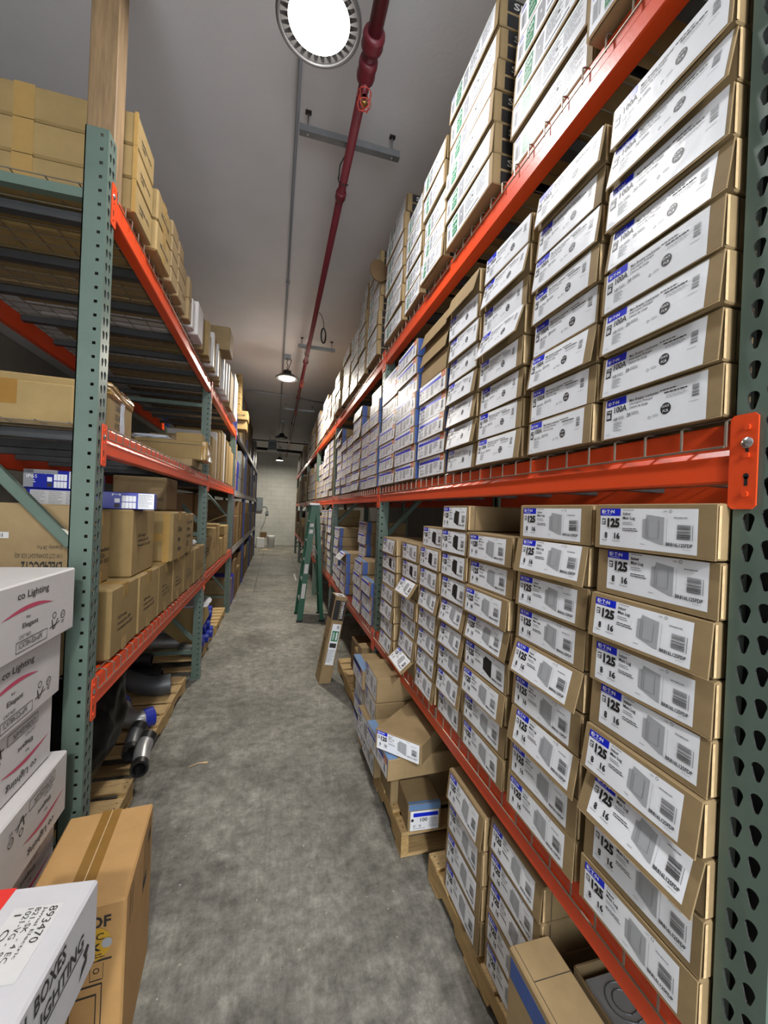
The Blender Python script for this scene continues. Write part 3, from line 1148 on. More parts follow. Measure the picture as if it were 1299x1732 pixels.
# ---- right lower shelf: 125 cartons
LZ = .803
G = 'labelled cartons on the lower right shelf'
lo = [
    (.516, .800, .742, ['lug', 'lugshift', 'lugshift', 'lug', 'lugshift', 'lug', 'lug', 'lugshift', 'lug'], {0: 1, 1: 2, 2: 17, 3: 8, 4: 3, 5: 2, 6: 5, 7: 1, 8: 0}),
    (.812, 1.112, .745, ['lug', 'lug', 'lugshift', 'lug', 'lug', 'lug', 'lug', 'lugshift', 'lug'], {0: 2, 1: 2, 2: 9, 3: 3, 4: 14, 5: 2, 6: 3, 7: 8, 8: 0}),
    (1.142, 1.452, .745, ['lug', 'lug', 'lug', 'lugdark', 'lug', 'lug', 'lug', 'lug'], {0: 1, 1: 2, 2: 5, 3: 1, 4: 10, 5: 4, 6: 2, 7: 2}),
    (1.458, 1.712, .752, ['lug', 'lug', 'lug', 'lug', 'lug', 'lugdark', 'lugdark', 'lugdark', 'lugdark'], {1: 7, 3: 9, 4: 12}),
    (1.725, 1.992, .750, ['lug', 'lug', 'lug', 'lug', 'lug', 'lug', 'lugdark', 'lugdark'], {1: 5, 2: 8, 4: 10, 5: 3}),
    (2.0, 2.285, .745, ['lug', 'lug', 'lug', 'lug', 'lug', 'lugdark', 'lug'], {0: 48, 1: 6, 3: 3, 4: 32, 5: 1, 6: 1}),
    (2.34, 2.66, .725, ['lug', 'lug', 'lug', 'lug', 'lug', 'lugdark', 'lug'], None),
]
for i, (a, b, x, ks, sw) in enumerate(lo):
    column(ks, a, b, x, LZ, 'lower right shelf', G, .1035, '%s column from near post' % NTH[i], sw)
# one carton on top at the back of the third column, seen above it
column(['lug'] * 6, 1.47, 1.76, 1.16, LZ, 'lower right shelf', G, .1035, 'rear fourth column', {})
column(['lug'] * 6, 2.22, 2.52, 1.14, LZ, 'lower right shelf', G, .1035, 'rear seventh column', {})

# ---- right middle shelf: 100A cartons
MZ = 1.885
G = 'labelled cartons on the middle right shelf'
up = [
    (.522, .803, .742, ['brk', 'brk', 'brk', 'brk', 'brk', 'brkfull', 'brkfull', 'brkfull'], {0: 1, 1: 5, 2: 6, 3: 3, 4: 9, 5: 5, 6: 12, 7: 4}),
    (.815, 1.085, .745, ['brk', 'brk', 'brk', 'brkfull', 'brk', 'brkfull', 'brk', 'brkfull'], {1: 2, 2: 9, 3: 3, 4: 4, 5: 8, 6: 6}),
    (1.122, 1.412, .745, ['brk', 'brk', 'brk', 'brk', 'brkfull', 'brk', 'brkfull', 'brkfull'], {3: 3, 4: 18, 5: 2, 6: 12, 7: 4}),
    (1.43, 1.705, .745, ['brk', 'brk', 'brk', 'brk', 'brkfull', 'brkfull', 'brkfull', 'plain'], {2: 8, 3: 9, 4: 5, 7: 16}),
    (1.735, 2.095, .748, ['stripe'] * 5, {0: 1, 1: 2, 2: 3, 3: 2, 4: 1}),
    (2.125, 2.505, .735, ['stripe'] * 8, {}),
    (2.53, 2.92, .742, ['stripe'] * 8, {}),
    (3.012, 3.31, .745, ['stripe'] * 8, {}),
    (3.315, 3.64, .745, ['stripe'] * 6, {}),
    (3.66, 4.04, .745, ['stripe'] * 8, {0: 9}),
    (4.07, 4.40, .745, ['stripe'] * 6, {}),
    (4.42, 4.75, .745, ['stripe'] * 6, {}),
    (4.79, 5.15, .745, ['stripe'] * 8, {7: 22}),
]
for i, (a, b, x, ks, sw) in enumerate(up):
    column(ks, a, b, x, MZ, 'middle right shelf', G, .0985, '%s column from near post' % NTH[i], sw or {j: random.choice([0, 1, 1, 2, 3]) for j in range(9)})
# bare brown cartons standing on the fifth column, set slightly back
G2 = 'bare cartons above the striped fifth column'
for k in range(3):
    m = MB()
    m.cbox((-.17, 0, 0), (.17, .38, .096), 'kraft', .003)
    m.box((-.17, -.0015, .0), (.17, .0005, .007), 'kraft_edge')
    o = m.build('carton', None, (.752 + .004 * k, 1.915, MZ + .0985 * (5 + k)), (0, 0, -PI / 2))
    tag(o, 'bare brown carton above the striped fifth column, %s of three, middle right shelf' % ['lowest', 'middle', 'topmost'][k], 'box', G2)
    f = MB()
    f.cbox((-.168, -.003, -.092), (.168, 0, 0), 'kraft', .001)
    f.build('front_flap', o, (0, -.0005, .095), (-R([3, 12, 16][k]), 0, 0))

# ---- right top shelf: green-label cartons
TZ = 2.926
G = 'green-labelled cartons on the top right shelf'
tp = [
    (.520, .885, .735, ['green'] * 5),
    (.905, 1.298, .770, ['green'] * 5),
    (1.338, 1.765, .722, ['green'] * 6),
    (1.785, 2.095, .726, ['green'] * 5),
    (2.125, 2.43, .730, ['green', 'green', 'greendark', 'green', 'green']),
    (2.46, 2.90, .730, ['green'] * 7),
    (3.06, 3.44, .722, ['green'] * 7),
    (3.53, 3.83, .722, ['green'] * 7),
    (3.88, 4.28, .728, ['green'] * 5),
    (4.31, 4.78, .722, ['green'] * 5),
    (4.86, 5.24, .70, ['green'] * 4),
    (5.50, 5.88, .735, ['green'] * 4),
    (5.92, 6.30, .735, ['green'] * 4),
    (6.34, 6.72, .735, ['green'] * 5),
]
for i, (a, b, x, ks) in enumerate(tp):
    column(ks, a, b, x, TZ, 'top right shelf', G, .1165 if i != 5 else .117, '%s column from near post' % NTH[i], {j: random.choice([0, 1, 2, 3]) for j in range(9)})
# brown disc leaning out
m = MB()
m.prism([(.075 * math.cos(2 * PI * k / 28), .085 * math.sin(2 * PI * k / 28)) for k in range(28)], 'y', -.004, .004, 'kraft_dark')
o = m.build('round_cardboard_disc', None, (.70, 3.025, 3.55), (0, 0, R(12)))
tag(o, 'round brown cardboard disc wedged between carton columns on the top right shelf', 'cardboard disc')

# ------------------------------------------------------------------ simple cartons (far away or plain)
SIMPLE = {}


def simple_mesh(w, dd, h, body='kraft', front=None, taped=False):
    k = (round(w, 2), round(dd, 2), round(h, 2), body, front, taped)
    if k in SIMPLE:
        return SIMPLE[k]
    m = MB()
    m.cbox((-w / 2, 0, 0), (w / 2, dd, h), body, min(.006, h * .06))
    if front == 'white':
        m.panel((-w / 2 + .01, -.0004, h - .006), (1, 0, 0), (0, 0, 1), w - .02, h - .012)
        m.pr(0, 0, 1, 1, 'paper_dull', 0)
        m.pr(.04, .08, .9, .2, 'ink_blue')
        m.lines(.06, .35, .9, .8, 4, 'ink_grey')
    if front == 'grey':
        m.panel((-w / 2 + .01, -.0004, h - .006), (1, 0, 0), (0, 0, 1), w - .02, h - .012)
        m.pr(.04, .1, .96, .9, 'paper_dull', 0)
        m.lines(.1, .3, .9, .8, 3, 'ink_dark')
    if front == 'tape':
        m.box((-.03, -.0006, .0), (.03, .0002, h), 'tape_brown')
        m.box((-.03, 0, h - .0002), (.03, dd, h + .0006), 'tape_brown')
    SIMPLE[k] = m.mesh('carton')
    return SIMPLE[k]


def simple(x, y, z, w, dd, h, rz, label, group=None, body='kraft', front=None, name='carton', cat='box'):
    o = put(name, simple_mesh(w, dd, h, body, front), None, (x, y, z), (0, 0, rz))
    return tag(o, label, cat, group)


FARM = {'left': MB(), 'right': MB()}


def far_box(side, x, y, z, w, dd, h, body):
    sx = -1 if side == 'left' else 1
    a, b = (x, x + dd) if sx > 0 else (x - dd, x)
    FARM[side].cbox((a, y - w / 2, z), (b, y + w / 2, z + h), body, .005)


def simple_column(n, y0, y1, xf, z0, h, dd, lab, group, side=1, body='kraft', front=None, colname=''):
    for i in range(n):
        o = simple(xf + random.uniform(-.008, .008), (y0 + y1) / 2 + random.uniform(-.004, .004), z0 + h * i, y1 - y0 - .012, dd, h - .0015, -PI / 2 * side + R(random.uniform(-.8, .8)),
                   '%s, %s in %s' % (lab, ORD[i] if (i < n - 1 or n == 1) else 'topmost', colname), group, body, front)


# second bay, lower right shelf: blue-taped cartons
G = 'blue-taped cartons on the lower right shelf'
lo2 = [(3.03, 3.38, .745, 3), (3.40, 3.76, .745, 4), (3.80, 4.16, .86, 7), (3.80, 4.14, .742, 3), (4.17, 4.50, .742, 3), (4.53, 4.80, .745, 2), (4.84, 5.22, .76, 6), (5.55, 5.90, .76, 8)]
for i, (a, b, x, n) in enumerate(lo2):
    ks = ['stripe'] * n
    if i == 3:
        continue
    column(ks, a, b, x, LZ, 'second bay lower right shelf', G, .1125, '%s column' % NTH[i], {4: 50} if i == 4 else {})
carton('stripe', .735, 4.34, LZ + .3375, -PI / 2, 'carton whose label flap hangs open, above the blue-taped cartons on lower right shelf', G, 42, .9, 1.0)

# bays three to six of the right row
rows = [('middle', 1.885, [(5.56, 5.90, 8), (5.93, 6.27, 8), (6.32, 6.66, 8), (6.70, 7.0, 6), (7.03, 7.35, 6), (7.4, 7.7, 3)], .0985, 'white'),
        ('lower', .803, [(5.95, 6.3, 8), (6.35, 6.7, 8), (6.75, 7.1, 7), (7.15, 7.5, 7), (7.6, 7.9, 6)], .11, 'white')]
for nm, z, cols, p, fr in rows:
    for i, (a, b, n) in enumerate(cols):
        simple_column(n, a, b, .745, z, p, .42, 'white-labelled carton', 'cartons in the third right bay', 1, 'kraft', fr, 'stack %d, third bay, %s right shelf' % (i + 1, nm))
for bay, (ya, yb) in enumerate(((8.05, 10.4), (10.6, 12.9), (13.1, 15.4))):
    for nm, z, h_, mx in (('top', 2.93, .20, 3), ('middle', 1.89, .18, 4), ('lower', .81, .2, 4)):
        k = 0
        y = ya
        rnd = random.Random(bay * 7 + int(z * 10))
        while y < yb - .3:
            w_ = rnd.uniform(.3, .5)
            n = rnd.randint(2, mx)
            if bay:
                bd = rnd.choice(['kraft', 'kraft_dark', 'kraft_dark'])
                for q_ in range(n):
                    far_box('right', .75 + rnd.uniform(-.01, .01), y + w_ / 2, z + h_ * q_, w_ - .012, .5, h_ - .003, bd)
                y += w_ + .02
                continue
            simple_column(n, y, y + w_, .75, z, h_, .5, 'carton', 'cartons far down the right row', 1, rnd.choice(['kraft', 'kraft_dark', 'kraft_dark']), rnd.choice(['grey', 'white', None]),
                          'stack %d, %s shelf, %s right bay' % (k + 1, nm, BAYN[bay + 3]))
            y += w_ + .02
            k += 1
for i, (a, b, n) in enumerate(((6.76, 7.1, 5), (7.14, 7.5, 4), (7.52, 7.9, 5))):
    simple_column(n, a, b, .74, TZ, .12, .45, 'pale carton', 'cartons at the end of the third bay top shelf', 1, 'kraft', 'white', 'end stack %d, third bay, top right shelf' % (i + 1))
simple(.73, 7.72, 1.885, .10, .4, .32, -PI / 2, 'plain tall tan carton between third and fourth bays, middle right shelf', None, 'kraft_pale')

# ------------------------------------------------------------------ pallets
def board_x(m, x0, x1, y0, y1, z0, z1, mt='wood'):
    m.cbox((x0, y0, z0), (x1, y1, z1), mt, .003)


def pallet(x, y, wx, wy, label, rz=0.0, along='x', nslat=7):
    """top boards run along x"""
    t = tag(empty('pallet', (x, y, 0), (0, 0, rz)), label, 'pallet', 'wooden pallets on the floor')
    hx, hy = wx / 2, wy / 2
    for k in (-1, 0, 1):
        m = MB()
        c = k * (hx - .02)
        # stringers run along y with notches
        pts = [(-hy, .018), (-hy * .7, .018), (-hy * .66, .05), (-hy * .34, .05), (-hy * .3, .018), (hy * .3, .018), (hy * .34, .05), (hy * .66, .05), (hy * .7, .018), (hy, .018), (hy, .105), (-hy, .105)]
        m.prism(pts, 'x', c - .019, c + .019, 'wood_y')
        m.build('stringer', t)
    sw = wy / (nslat * 1.28)
    for k in range(nslat):
        m = MB()
        c = -hy + sw / 2 + (wy - sw) * k / (nslat - 1)
        m.cbox((-hx + random.uniform(-.004, .004), c - sw / 2, .105), (hx + random.uniform(-.006, .006), c + sw / 2, .122), 'wood', .003)
        for xx in (-hx + .02, 0, hx - .02):
            for dy in (-.02, .02):
                m.prism([(xx + .004 * math.cos(q), c + dy + .004 * math.sin(q)) for q in (0, 1.05, 2.1, 3.14, 4.2, 5.2)], 'z', .122, .1225, 'ink_dark')
        m.build('deck_board', t)
    for k in (-1, 0, 1):
        m = MB()
        c = k * (hy - .05)
        m.cbox((-hx, c - .05, .0), (hx, c + .05, .018), 'wood', .003)
        m.build('bottom_board', t)
    return t


pallet(1.27, 1.345, 1.02, .79, 'weathered wooden pallet under the 125 cartons on the near right floor', R(1.5))
pallet(1.17, 2.385, 1.02, 1.05, 'wooden pallet under the heaped cartons in the middle of the right floor')
pallet(1.205, 3.68, 1.0, 1.08, 'wooden pallet behind the leaning carton on the right floor')
pallet(-1.22, 2.25, 1.02, .62, 'nearest wooden pallet on the left floor under the black bag', R(1), nslat=4)
pallet(-1.24, 3.40, 1.02, 1.2, 'wooden pallet under the grey pipe elbows on the left floor', R(-1))
pallet(-1.21, 4.98, 1.02, 1.15, 'wooden pallet under the shiny blue-capped pipes on the left floor')
pallet(-1.19, 6.10, 1.02, 1.0, 'farthest wooden pallet on the left floor', nslat=6)

# ------------------------------------------------------------------ floor cartons, right side, near pallet
PZT = .1235
G = 'labelled cartons on the near right pallet'
for i in range(5):
    carton('lug', .775 + random.uniform(-.004, .004), 1.115, PZT + .1035 * i, -PI / 2 + R(random.uniform(-.6, .6)),
           'carton with 125 label, %s in right stack on near right pallet' % (ORD[i] if i < 4 else 'topmost'), G, [0, 1, 3, 1, 4][i], .94, 1.015)
for i in range(4):
    carton('lug', .758 + random.uniform(-.006, .006), 1.42, PZT + .1245 * i, -PI / 2 + R(random.uniform(-.8, .8)),
           'carton with 125 label, %s in left stack on near right pallet' % (ORD[i] if i < 3 else 'topmost'), G, [2, 3, 1, 7][i], .98, 1.21)


def open_lid_carton(name, loc, rz, w, dd, h, label, blue=True, opened=False, group=None):
    """plain carton with blue-taped edge, seam on top"""
    o = MB()
    if opened:
        th = .006
        o.cbox((-w / 2, 0, 0), (w / 2, dd, th), 'kraft', .001)
        o.cbox((-w / 2, 0, 0), (w / 2, th, h), 'kraft', .001)
        o.cbox((-w / 2, dd - th, 0), (w / 2, dd, h), 'kraft', .001)
        o.cbox((-w / 2, 0, 0), (-w / 2 + th, dd, h), 'kraft', .001)
        o.cbox((w / 2 - th, 0, 0), (w / 2, dd, h), 'kraft', .001)
    else:
        o.cbox((-w / 2, 0, 0), (w / 2, dd, h), 'kraft', .004)
        o.box((-.124, .012, h - .0002), (-.122, dd, h + .0004), 'ink_dark')
        o.box((-w / 2, .012, h - .0002), (w / 2, .0135, h + .0003), 'ink_dark')
    ob = o.build('carton', None, loc, (0, 0, rz))
    tag(ob, label, 'box', group)
    if blue:
        b = MB()
        b.box((-w / 2 + .01, -.0006, h - .075), (w / 2 - .01, .0002, h - .02), 'tape_blue')
        b.build('blue_tape', ob)
    return ob


open_lid_carton('carton', (.664, .742, .0), -PI / 2, .43, .125, .525, 'large closed brown carton with blue tape stripe at lower right edge of the floor')
ob = open_lid_carton('carton', (.80, .70, .0), -PI / 2, .35, .45, .525, 'open brown carton holding a grey metal enclosure, nearest on right floor', True, True)
m = MB()
m.cbox((-.155, .02, 0), (.155, .14, .50), 'chrome_box', .004)
for cy in (-.09, .05):
    for rad in (.042, .026):
        m.tube([(cy + rad * math.cos(2 * PI * k / 20), .08 + rad * math.sin(2 * PI * k / 20), .5005) for k in range(21)], .0018, 'galv', 5)
tag(m.build('metal_enclosure', None, (.80, .70, .008), (0, 0, -PI / 2)), 'grey metal enclosure with round knockouts standing in the open near right carton', 'enclosure')

# middle heap
G = 'cartons heaped on the middle right pallet'
def taped_carton(loc, rz, w, dd, h, label, front='stripe', blue_top=False, rx=0.0, ry=0.0):
    o = MB()
    o.cbox((-w / 2, 0, 0), (w / 2, dd, h), 'kraft', .004)
    ob = o.build('carton', None, loc, (rx, ry, rz))
    tag(ob, label, 'box', G)
    if front:
        l = MB()
        e = .012
        l.panel((-w / 2 + e, -.0006, h - .006 - (.028 if front == '100' else 0)), (1, 0, 0), (0, 0, 1), w - 2 * e, h - .012 - (.028 if front == '100' else 0))
        if front == 'stripe':
            lab_stripe(l)
        elif front == '125':
            lab_125(l)
        elif front == '100':
            l.pr(0, 0, 1, 1, 'paper', 0)
            l.pr(.10, .10, .98, .30, 'ink_blue')
            l.pdisc(.07, .46, .05, .08, 'ink_black')
            l.pt('100', .35, .36, .60, .56, 'ink_dark', 2, .02)
            l.pt('20', .10, .70, .18, .82, 'ink_dark', 2, .01)
            l.pt('42', .30, .70, .38, .82, 'ink_dark', 2, .01)
            l.lines(.65, .4, .97, .9, 7, 'ink_grey')
            l.lines(.1, .88, .6, .95, 1, 'ink_grey')
        l.build('product_label', ob)
    if blue_top:
        b = MB()
        b.box((-w / 2 + .003, -.0006, h - (.03 if front == '100' else .03)), (w / 2 - .003, .0002, h - .001), 'tape_pale')
        b.box((-w / 2 + .003, .003, h - .0001), (w / 2 - .003, .05 if front != '100' else .02, h + .0006), 'tape_pale')
        b.build('blue_tape', ob)
    return ob


# tall stack beside post two (left one with blue tops, right one plain)
for i in range(4):
    taped_carton((.602 + (.02 if i < 3 else 0), 2.752, .123 + .128 * i), -PI / 2 + R([0, 1, -1, 0][i]), .325, .34, .126, 'blue-taped carton, %s of the far stack on the middle right pallet' % ORD[i], 'stripe', True)
for i in range(4):
    taped_carton((.618 - (.03 if i == 1 else 0), 2.43, .123 + .1475 * i), -PI / 2 + R([1, 3, -1, 0][i]), .31, .44, .1455, 'brown 125 carton, %s of the middle stack on the middle right pallet' % ORD[i], '125')
# blue taped open carton + skewed 125 carton on top, low 100 carton
taped_carton((.66, 2.165, .123), -PI / 2, .21, .45, .145, 'brown carton, bottom of the near stack on the middle right pallet', None)
taped_carton((.625, 2.160, .269), -PI / 2, .215, .48, .125, 'plain brown carton, second of the near stack on the middle right pallet', None)
taped_carton((.563, 2.035, .395), -PI / 2 + R(3), .38, .46, .105, 'blue-taped carton under the skewed 125 carton on the middle right pallet', 'stripe', True)
taped_carton((.622, 1.862, .502), -R(47), .26, .38, .100, 'brown carton with 125 label lying skewed on top of the middle right heap', '125')
taped_carton((.775, 1.852, .1235), R(-3), .17, .19, .135, 'small brown carton with 100 label on the near corner of the middle right pallet', '100', True)
# cartons behind leaning box
simple(.72, 3.24, .123, .13, .42, .46, -PI / 2 + R(3), 'flat brown carton standing on edge behind the stacks, right floor', None, 'kraft')
simple(.73, 3.44, .123, .15, .40, .36, -PI / 2 - R(2), 'shorter brown carton on edge beyond it, right floor', None, 'kraft_pale')
simple(.80, 3.86, .123, .28, .45, .30, -PI / 2, 'dark brown carton on the pallet behind the leaning carton, under lower right shelf', None, 'kraft_dark')

# leaning carton
t = MB()
w, dd, h = .118, .20, .86
t.cbox((0, 0, 0), (w, dd, h), 'kraft', .004)
# aisle side (x=0 face, looks to -x)
t.panel((-.0004, dd - .004, h - .004), (0, -1, 0), (0, 0, 1), dd - .008, h - .008)
t.pr(.0, .0, .82, .27, 'ink_black')
t.bars(.2, .42, .75, .9, 9, 'ink_dark', 1, True, .12)
t.pt('SIEMENS', .30, .5, .55, .8, 'ink_dark', 2)
# near face
t.panel((.004, -.0004, h - .004), (1, 0, 0), (0, 0, 1), w - .008, h - .008)
t.pr(.0, .04, .50, .27, 'ink_black')
t.pr(.55, .04, .99, .27, 'ink_black')
o = t.build('long_carton', None, (.473, 3.905, .0), (0, R(9.5), R(4)))
tag(o, 'tall narrow brown carton with green and white label leaning against the right rack', 'box')
l = MB()
l.panel((.022, -.0012, h - .27), (1, 0, 0), (0, 0, 1), w - .035, .40)
l.pr(0, 0, 1, 1, 'paper', 0)
l.bars(.55, .03, .85, .13, 7, 'ink_dark')
l.pr(.12, .17, .92, .42, 'ink_green')
l.pdisc(.34, .25, .13, .045, 'paper', 2, 12, .6)
l.pdisc(.34, .34, .13, .045, 'paper', 2, 12, .6)
l.pr(.62, .2, .80, .39, 'paper', 2)
l.pr(.10, .47, .88, .58, 'ink_dark')
l.lines(.08, .63, .9, .95, 12, 'ink_grey')
l.pr(.02, .62, .05, .97, 'ink_black')
l.pr(.94, .62, .97, .97, 'ink_green')
l.build('product_label', o)
l = MB()
g_, _f = glyph('SIEMENS', .02)
org = Vector((w * .60, -.0016, h - .215))
l.add([org + Vector((0, 0, 1)) * (a * .17) + Vector((-1, 0, 0)) * (b * .028 - .028) for a, b in [(x, y) for x, y in g_]], _f, 'paper_dull')
l.build('printed_name', o)
l = MB()
l.panel((.015, .02, h + .0006), (1, 0, 0), (0, 1, 0), w - .03, -dd * .75)
l.Pn = Vector((0, 0, 1))
l.pr(0, 0, 1, 1, 'paper', 0)
l.pr(.2, .15, .75, .35, 'ink_black')
l.pr(.2, .42, .75, .55, 'ink_dark')
l.build('end_label', o)

# ------------------------------------------------------------------ ladder
t = tag(empty('step_ladder', (.57, 6.3, 0)), 'green fibreglass step ladder standing folded out against the right rack', 'ladder')


def rail(a, b, wd, dp, mt, name, parent=t):
    m = MB()
    A, B = Vector(a), Vector(b)
    q = (B - A)
    zax = q.normalized()
    yax = Vector((0, 1, 0))
    xax = yax.cross(zax).normalized()
    yax = zax.cross(xax)
    M = Matrix((xax, yax, zax)).transposed().to_4x4()
    M.translation = A
    l_ = q.length
    m.prism([(-wd / 2, -dp / 2), (wd / 2, -dp / 2), (wd / 2, dp / 2), (wd / 2 - .004, dp / 2), (wd / 2 - .004, -dp / 2 + .004), (-wd / 2 + .004, -dp / 2 + .004), (-wd / 2 + .004, dp / 2), (-wd / 2, dp / 2)], 'z', 0, l_, mt)
    m.v = [M @ v for v in m.v]
    return m.build(name, parent)


rail((-.155, -.21, 0), (.005, -.13, 1.76), .085, .03, 'ladder_green', 'front_rail')
rail((-.165, .27, 0), (-.005, .15, 1.76), .085, .03, 'ladder_green', 'front_rail')
rail((.175, -.21, 0), (.055, -.13, 1.74), .055, .03, 'ladder_green', 'rear_rail')
rail((.185, .27, 0), (.055, .15, 1.74), .055, .03, 'ladder_green', 'rear_rail')
for k in range(5):
    z = .30 * (k + 1)
    f = z / 1.76
    m = MB()
    m.cbox((-.155 + .16 * f - .04, -.20 + .07 * f, z - .012), (-.155 + .16 * f + .04, .26 - .11 * f, z + .012), 'ladder_alu', .003)
    m.build('step', t)
for k in range(3):
    z = .35 + .5 * k
    f = z / 1.74
    m = MB()
    m.tube([(.18 - .12 * f, -.20 + .07 * f, z), (.18 - .12 * f, .26 - .11 * f, z)], .009, 'ladder_alu')
    m.build('rear_bar', t)
m = MB()
m.cbox((-.07, -.16, 1.745), (.09, .18, 1.78), 'ladder_alu', .006)
m.build('top_cap', t)
for sy in (-.165, .185):
    m = MB()
    m.tube([(-.07, sy, .93), (.02, sy, 1.14), (.10, sy, .97)], .010, 'ladder_alu', 6)
    m.build('spreader', t)
for (z, h_) in ((.35, .22), (.72, .14), (1.32, .06), (1.42, .05)):
    m = MB()
    f = z / 1.76
    cx, cy = -.155 + .16 * f, -.21 + .08 * f - .0165
    f2 = (z + h_) / 1.76
    cx2, cy2 = -.155 + .16 * f2, -.21 + .08 * f2 - .0165
    m.quad([(cx - .028, cy, z), (cx + .028, cy, z), (cx2 + .028, cy2, z + h_), (cx2 - .028, cy2, z + h_)], 'tag_white')
    m.build('sticker', t)
for (x, y) in ((-.158, -.212), (-.168, .272), (.176, -.212), (.186, .272)):
    m = MB()
    m.cbox((x - .045, y - .02, 0), (x + .045, y + .02, .03), 'black_metal', .004)
    m.build('foot', t)

# ------------------------------------------------------------------ left lower shelf cartons
def text_carton(loc, rz, w, dd, h, label, lines, group=None, body='kraft_pale', u=(.24, .80), v=(.44, .70), tape=True, name='lamp_carton', cat='box', flip=False, rx=0):
    o = MB()
    o.cbox((-w / 2, 0, 0), (w / 2, dd, h), body, .008)
    o.panel((-w / 2, -.0005, h), (1, 0, 0), (0, 0, 1), w, h)
    n = len(lines)
    for i, s_ in enumerate(lines):
        a = v[0] + (v[1] - v[0]) * i / n
        b = v[0] + (v[1] - v[0]) * (i + .72) / n
        ue = u[0] + (u[1] - u[0]) * min(1, len(s_) / max(len(q) for q in lines))
        o.pt(s_, u[0], a, ue, b, 'ink_dark', 1, .016, flip)
    ob = o.build(name, None, loc, (rx, 0, rz))
    tag(ob, label, cat, group)
    if tape:
        q = MB()
        q.box((-.03, -.0012, .0), (.03, -.0002, .055), 'tape_brown')
        q.build('bottom_tape', ob)
        q = MB()
        q.prism([(-.0012, h - .06), (-.0002, h - .06), (-.0002, h - .0002), (dd, h - .0002), (dd, h + .001), (-.0012, h + .001)], 'x', -.03, .03, 'tape_brown')
        q.build('packing_tape', ob)
    return ob


LED = ['LED Lamp', 'Lampe de LED', 'Lampara de LED']
G = 'lamp cartons on the lower left shelf'
DZ = 1.013
for i, (a, b, x) in enumerate(((1.935, 2.285, -.652), (2.295, 2.645, -.650), (2.655, 2.99, -.650), (3.0, 3.31, -.648), (3.335, 3.68, -.645), (3.71, 4.18, -.640))):
    text_carton((x, (a + b) / 2, DZ), PI / 2 + R([.5, 0, 0, 0, -.5, 0][i]), b - a, .40, .302, 'LED lamp carton, %s along the front row of the near lower left shelf' % NTH[i], LED, G)
# pieces behind front row, seen through the gaps
UZ = DZ + .3035
text_carton((-.745, 2.05, UZ), PI / 2, .24, .40, .325, 'lamp carton on the row beside the near left upright, upper tier', ['medium', 'E26', '81 ES7'], G, v=(.5, .75), u=(.55, .95))
text_carton((-.672, 2.415, UZ), PI / 2, .37, .30, .335, 'lamp carton under the blue box, upper tier of near left lower shelf', LED, G, v=(.38, .60), tape=False)
o = text_carton((-.615, 2.985, UZ), PI / 2 - R(2), .33, .46, .318, 'lamp carton with taped near side, upper tier of lower left shelf', ['LED Lamp', 'Lampe', 'Lampara'], G, v=(.3, .9), u=(.35, .65))
q = MB()
q.box((-.166, .02, .13), (-.1648, .44, .18), 'tape_brown')
q.box((-.1665, .02, .0), (-.1648, .06, .31), 'tape_brown')
q.build('side_tape', o)
text_carton((-.635, 3.385, UZ), PI / 2, .36, .42, .30, 'lamp carton farthest along the upper tier of the near left lower shelf', ['LED Lamp', 'Lampe', 'Lampara', 'LED'], G, v=(.15, .85), u=(.3, .8))
# blue box on top of it
def blue_box(loc, rz, w, dd, h, label, lower=False, group='blue printed boxes on the near left lower shelf'):
    o = MB()
    o.cbox((-w / 2, 0, 0), (w / 2, dd, h), 'blue_print', .002)
    ob = o.build('blue_carton', None, loc, (0, 0, rz))
    tag(ob, label, 'box', group)
    l = MB()
    l.panel((-w / 2, -.0006, h), (1, 0, 0), (0, 0, 1), w, h)
    if lower:
        l.pr(.06, .06, .94, .97, 'paper_dull', 0)
        for k in range(3):
            l.lines(.08 + .3 * k, .12, .33 + .3 * k, .92, 8, 'ink_grey')
    else:
        l.pr(.0, .0, .46 if w > .34 else .0, .0, 'paper')
        l.pr(.38, .38, .46, .62, 'paper')
        l.pr(.38, .70, .46, .92, 'ink_dark')
        l.pt('M', .34, .10, .47, .22, 'paper')
        for a in range(4):
            for b in range(2):
                l.pr(.49 + .055 * a, .20 + .40 * b, .54 + .055 * a, .55 + .40 * b, 'paper')
        l.pr(.74, .03, .99, .96, 'paper')
        l.lines(.75, .1, .98, .9, 9, 'ink_grey')
        l.lines(.05, .55, .2, .75, 2, 'paper')
    l.build('printed_panel', ob)
    return ob


blue_box((-.722, 2.235, UZ + .337), R(11), .275, .16, .082, 'flat blue printed box lying on the lamp carton, near left lower shelf')
o = blue_box((-1.0, 2.22, 1.737), R(1), .24, .25, .085, 'blue box with grey corner stacked behind the near left upright')
l = MB()
l.panel((-.121, -.0012, .086), (1, 0, 0), (0, 0, 1), .242, .086)
l.pr(.0, .0, .55, .22, 'ink_grey')
l.pr(.0, .0, .16, .95, 'ink_grey')
l.pt('IP65', .05, .28, .22, .46, 'paper', 2)
l.build('grey_corner', o)
blue_box((-.995, 2.225, 1.648), R(1), .23, .25, .086, 'blue box with white instruction panel beneath the grey-cornered box', True)
simple(-1.075, 2.42, DZ, .30, .40, .63, PI / 2, 'plain carton under the blue boxes behind the near left upright', None, 'kraft')
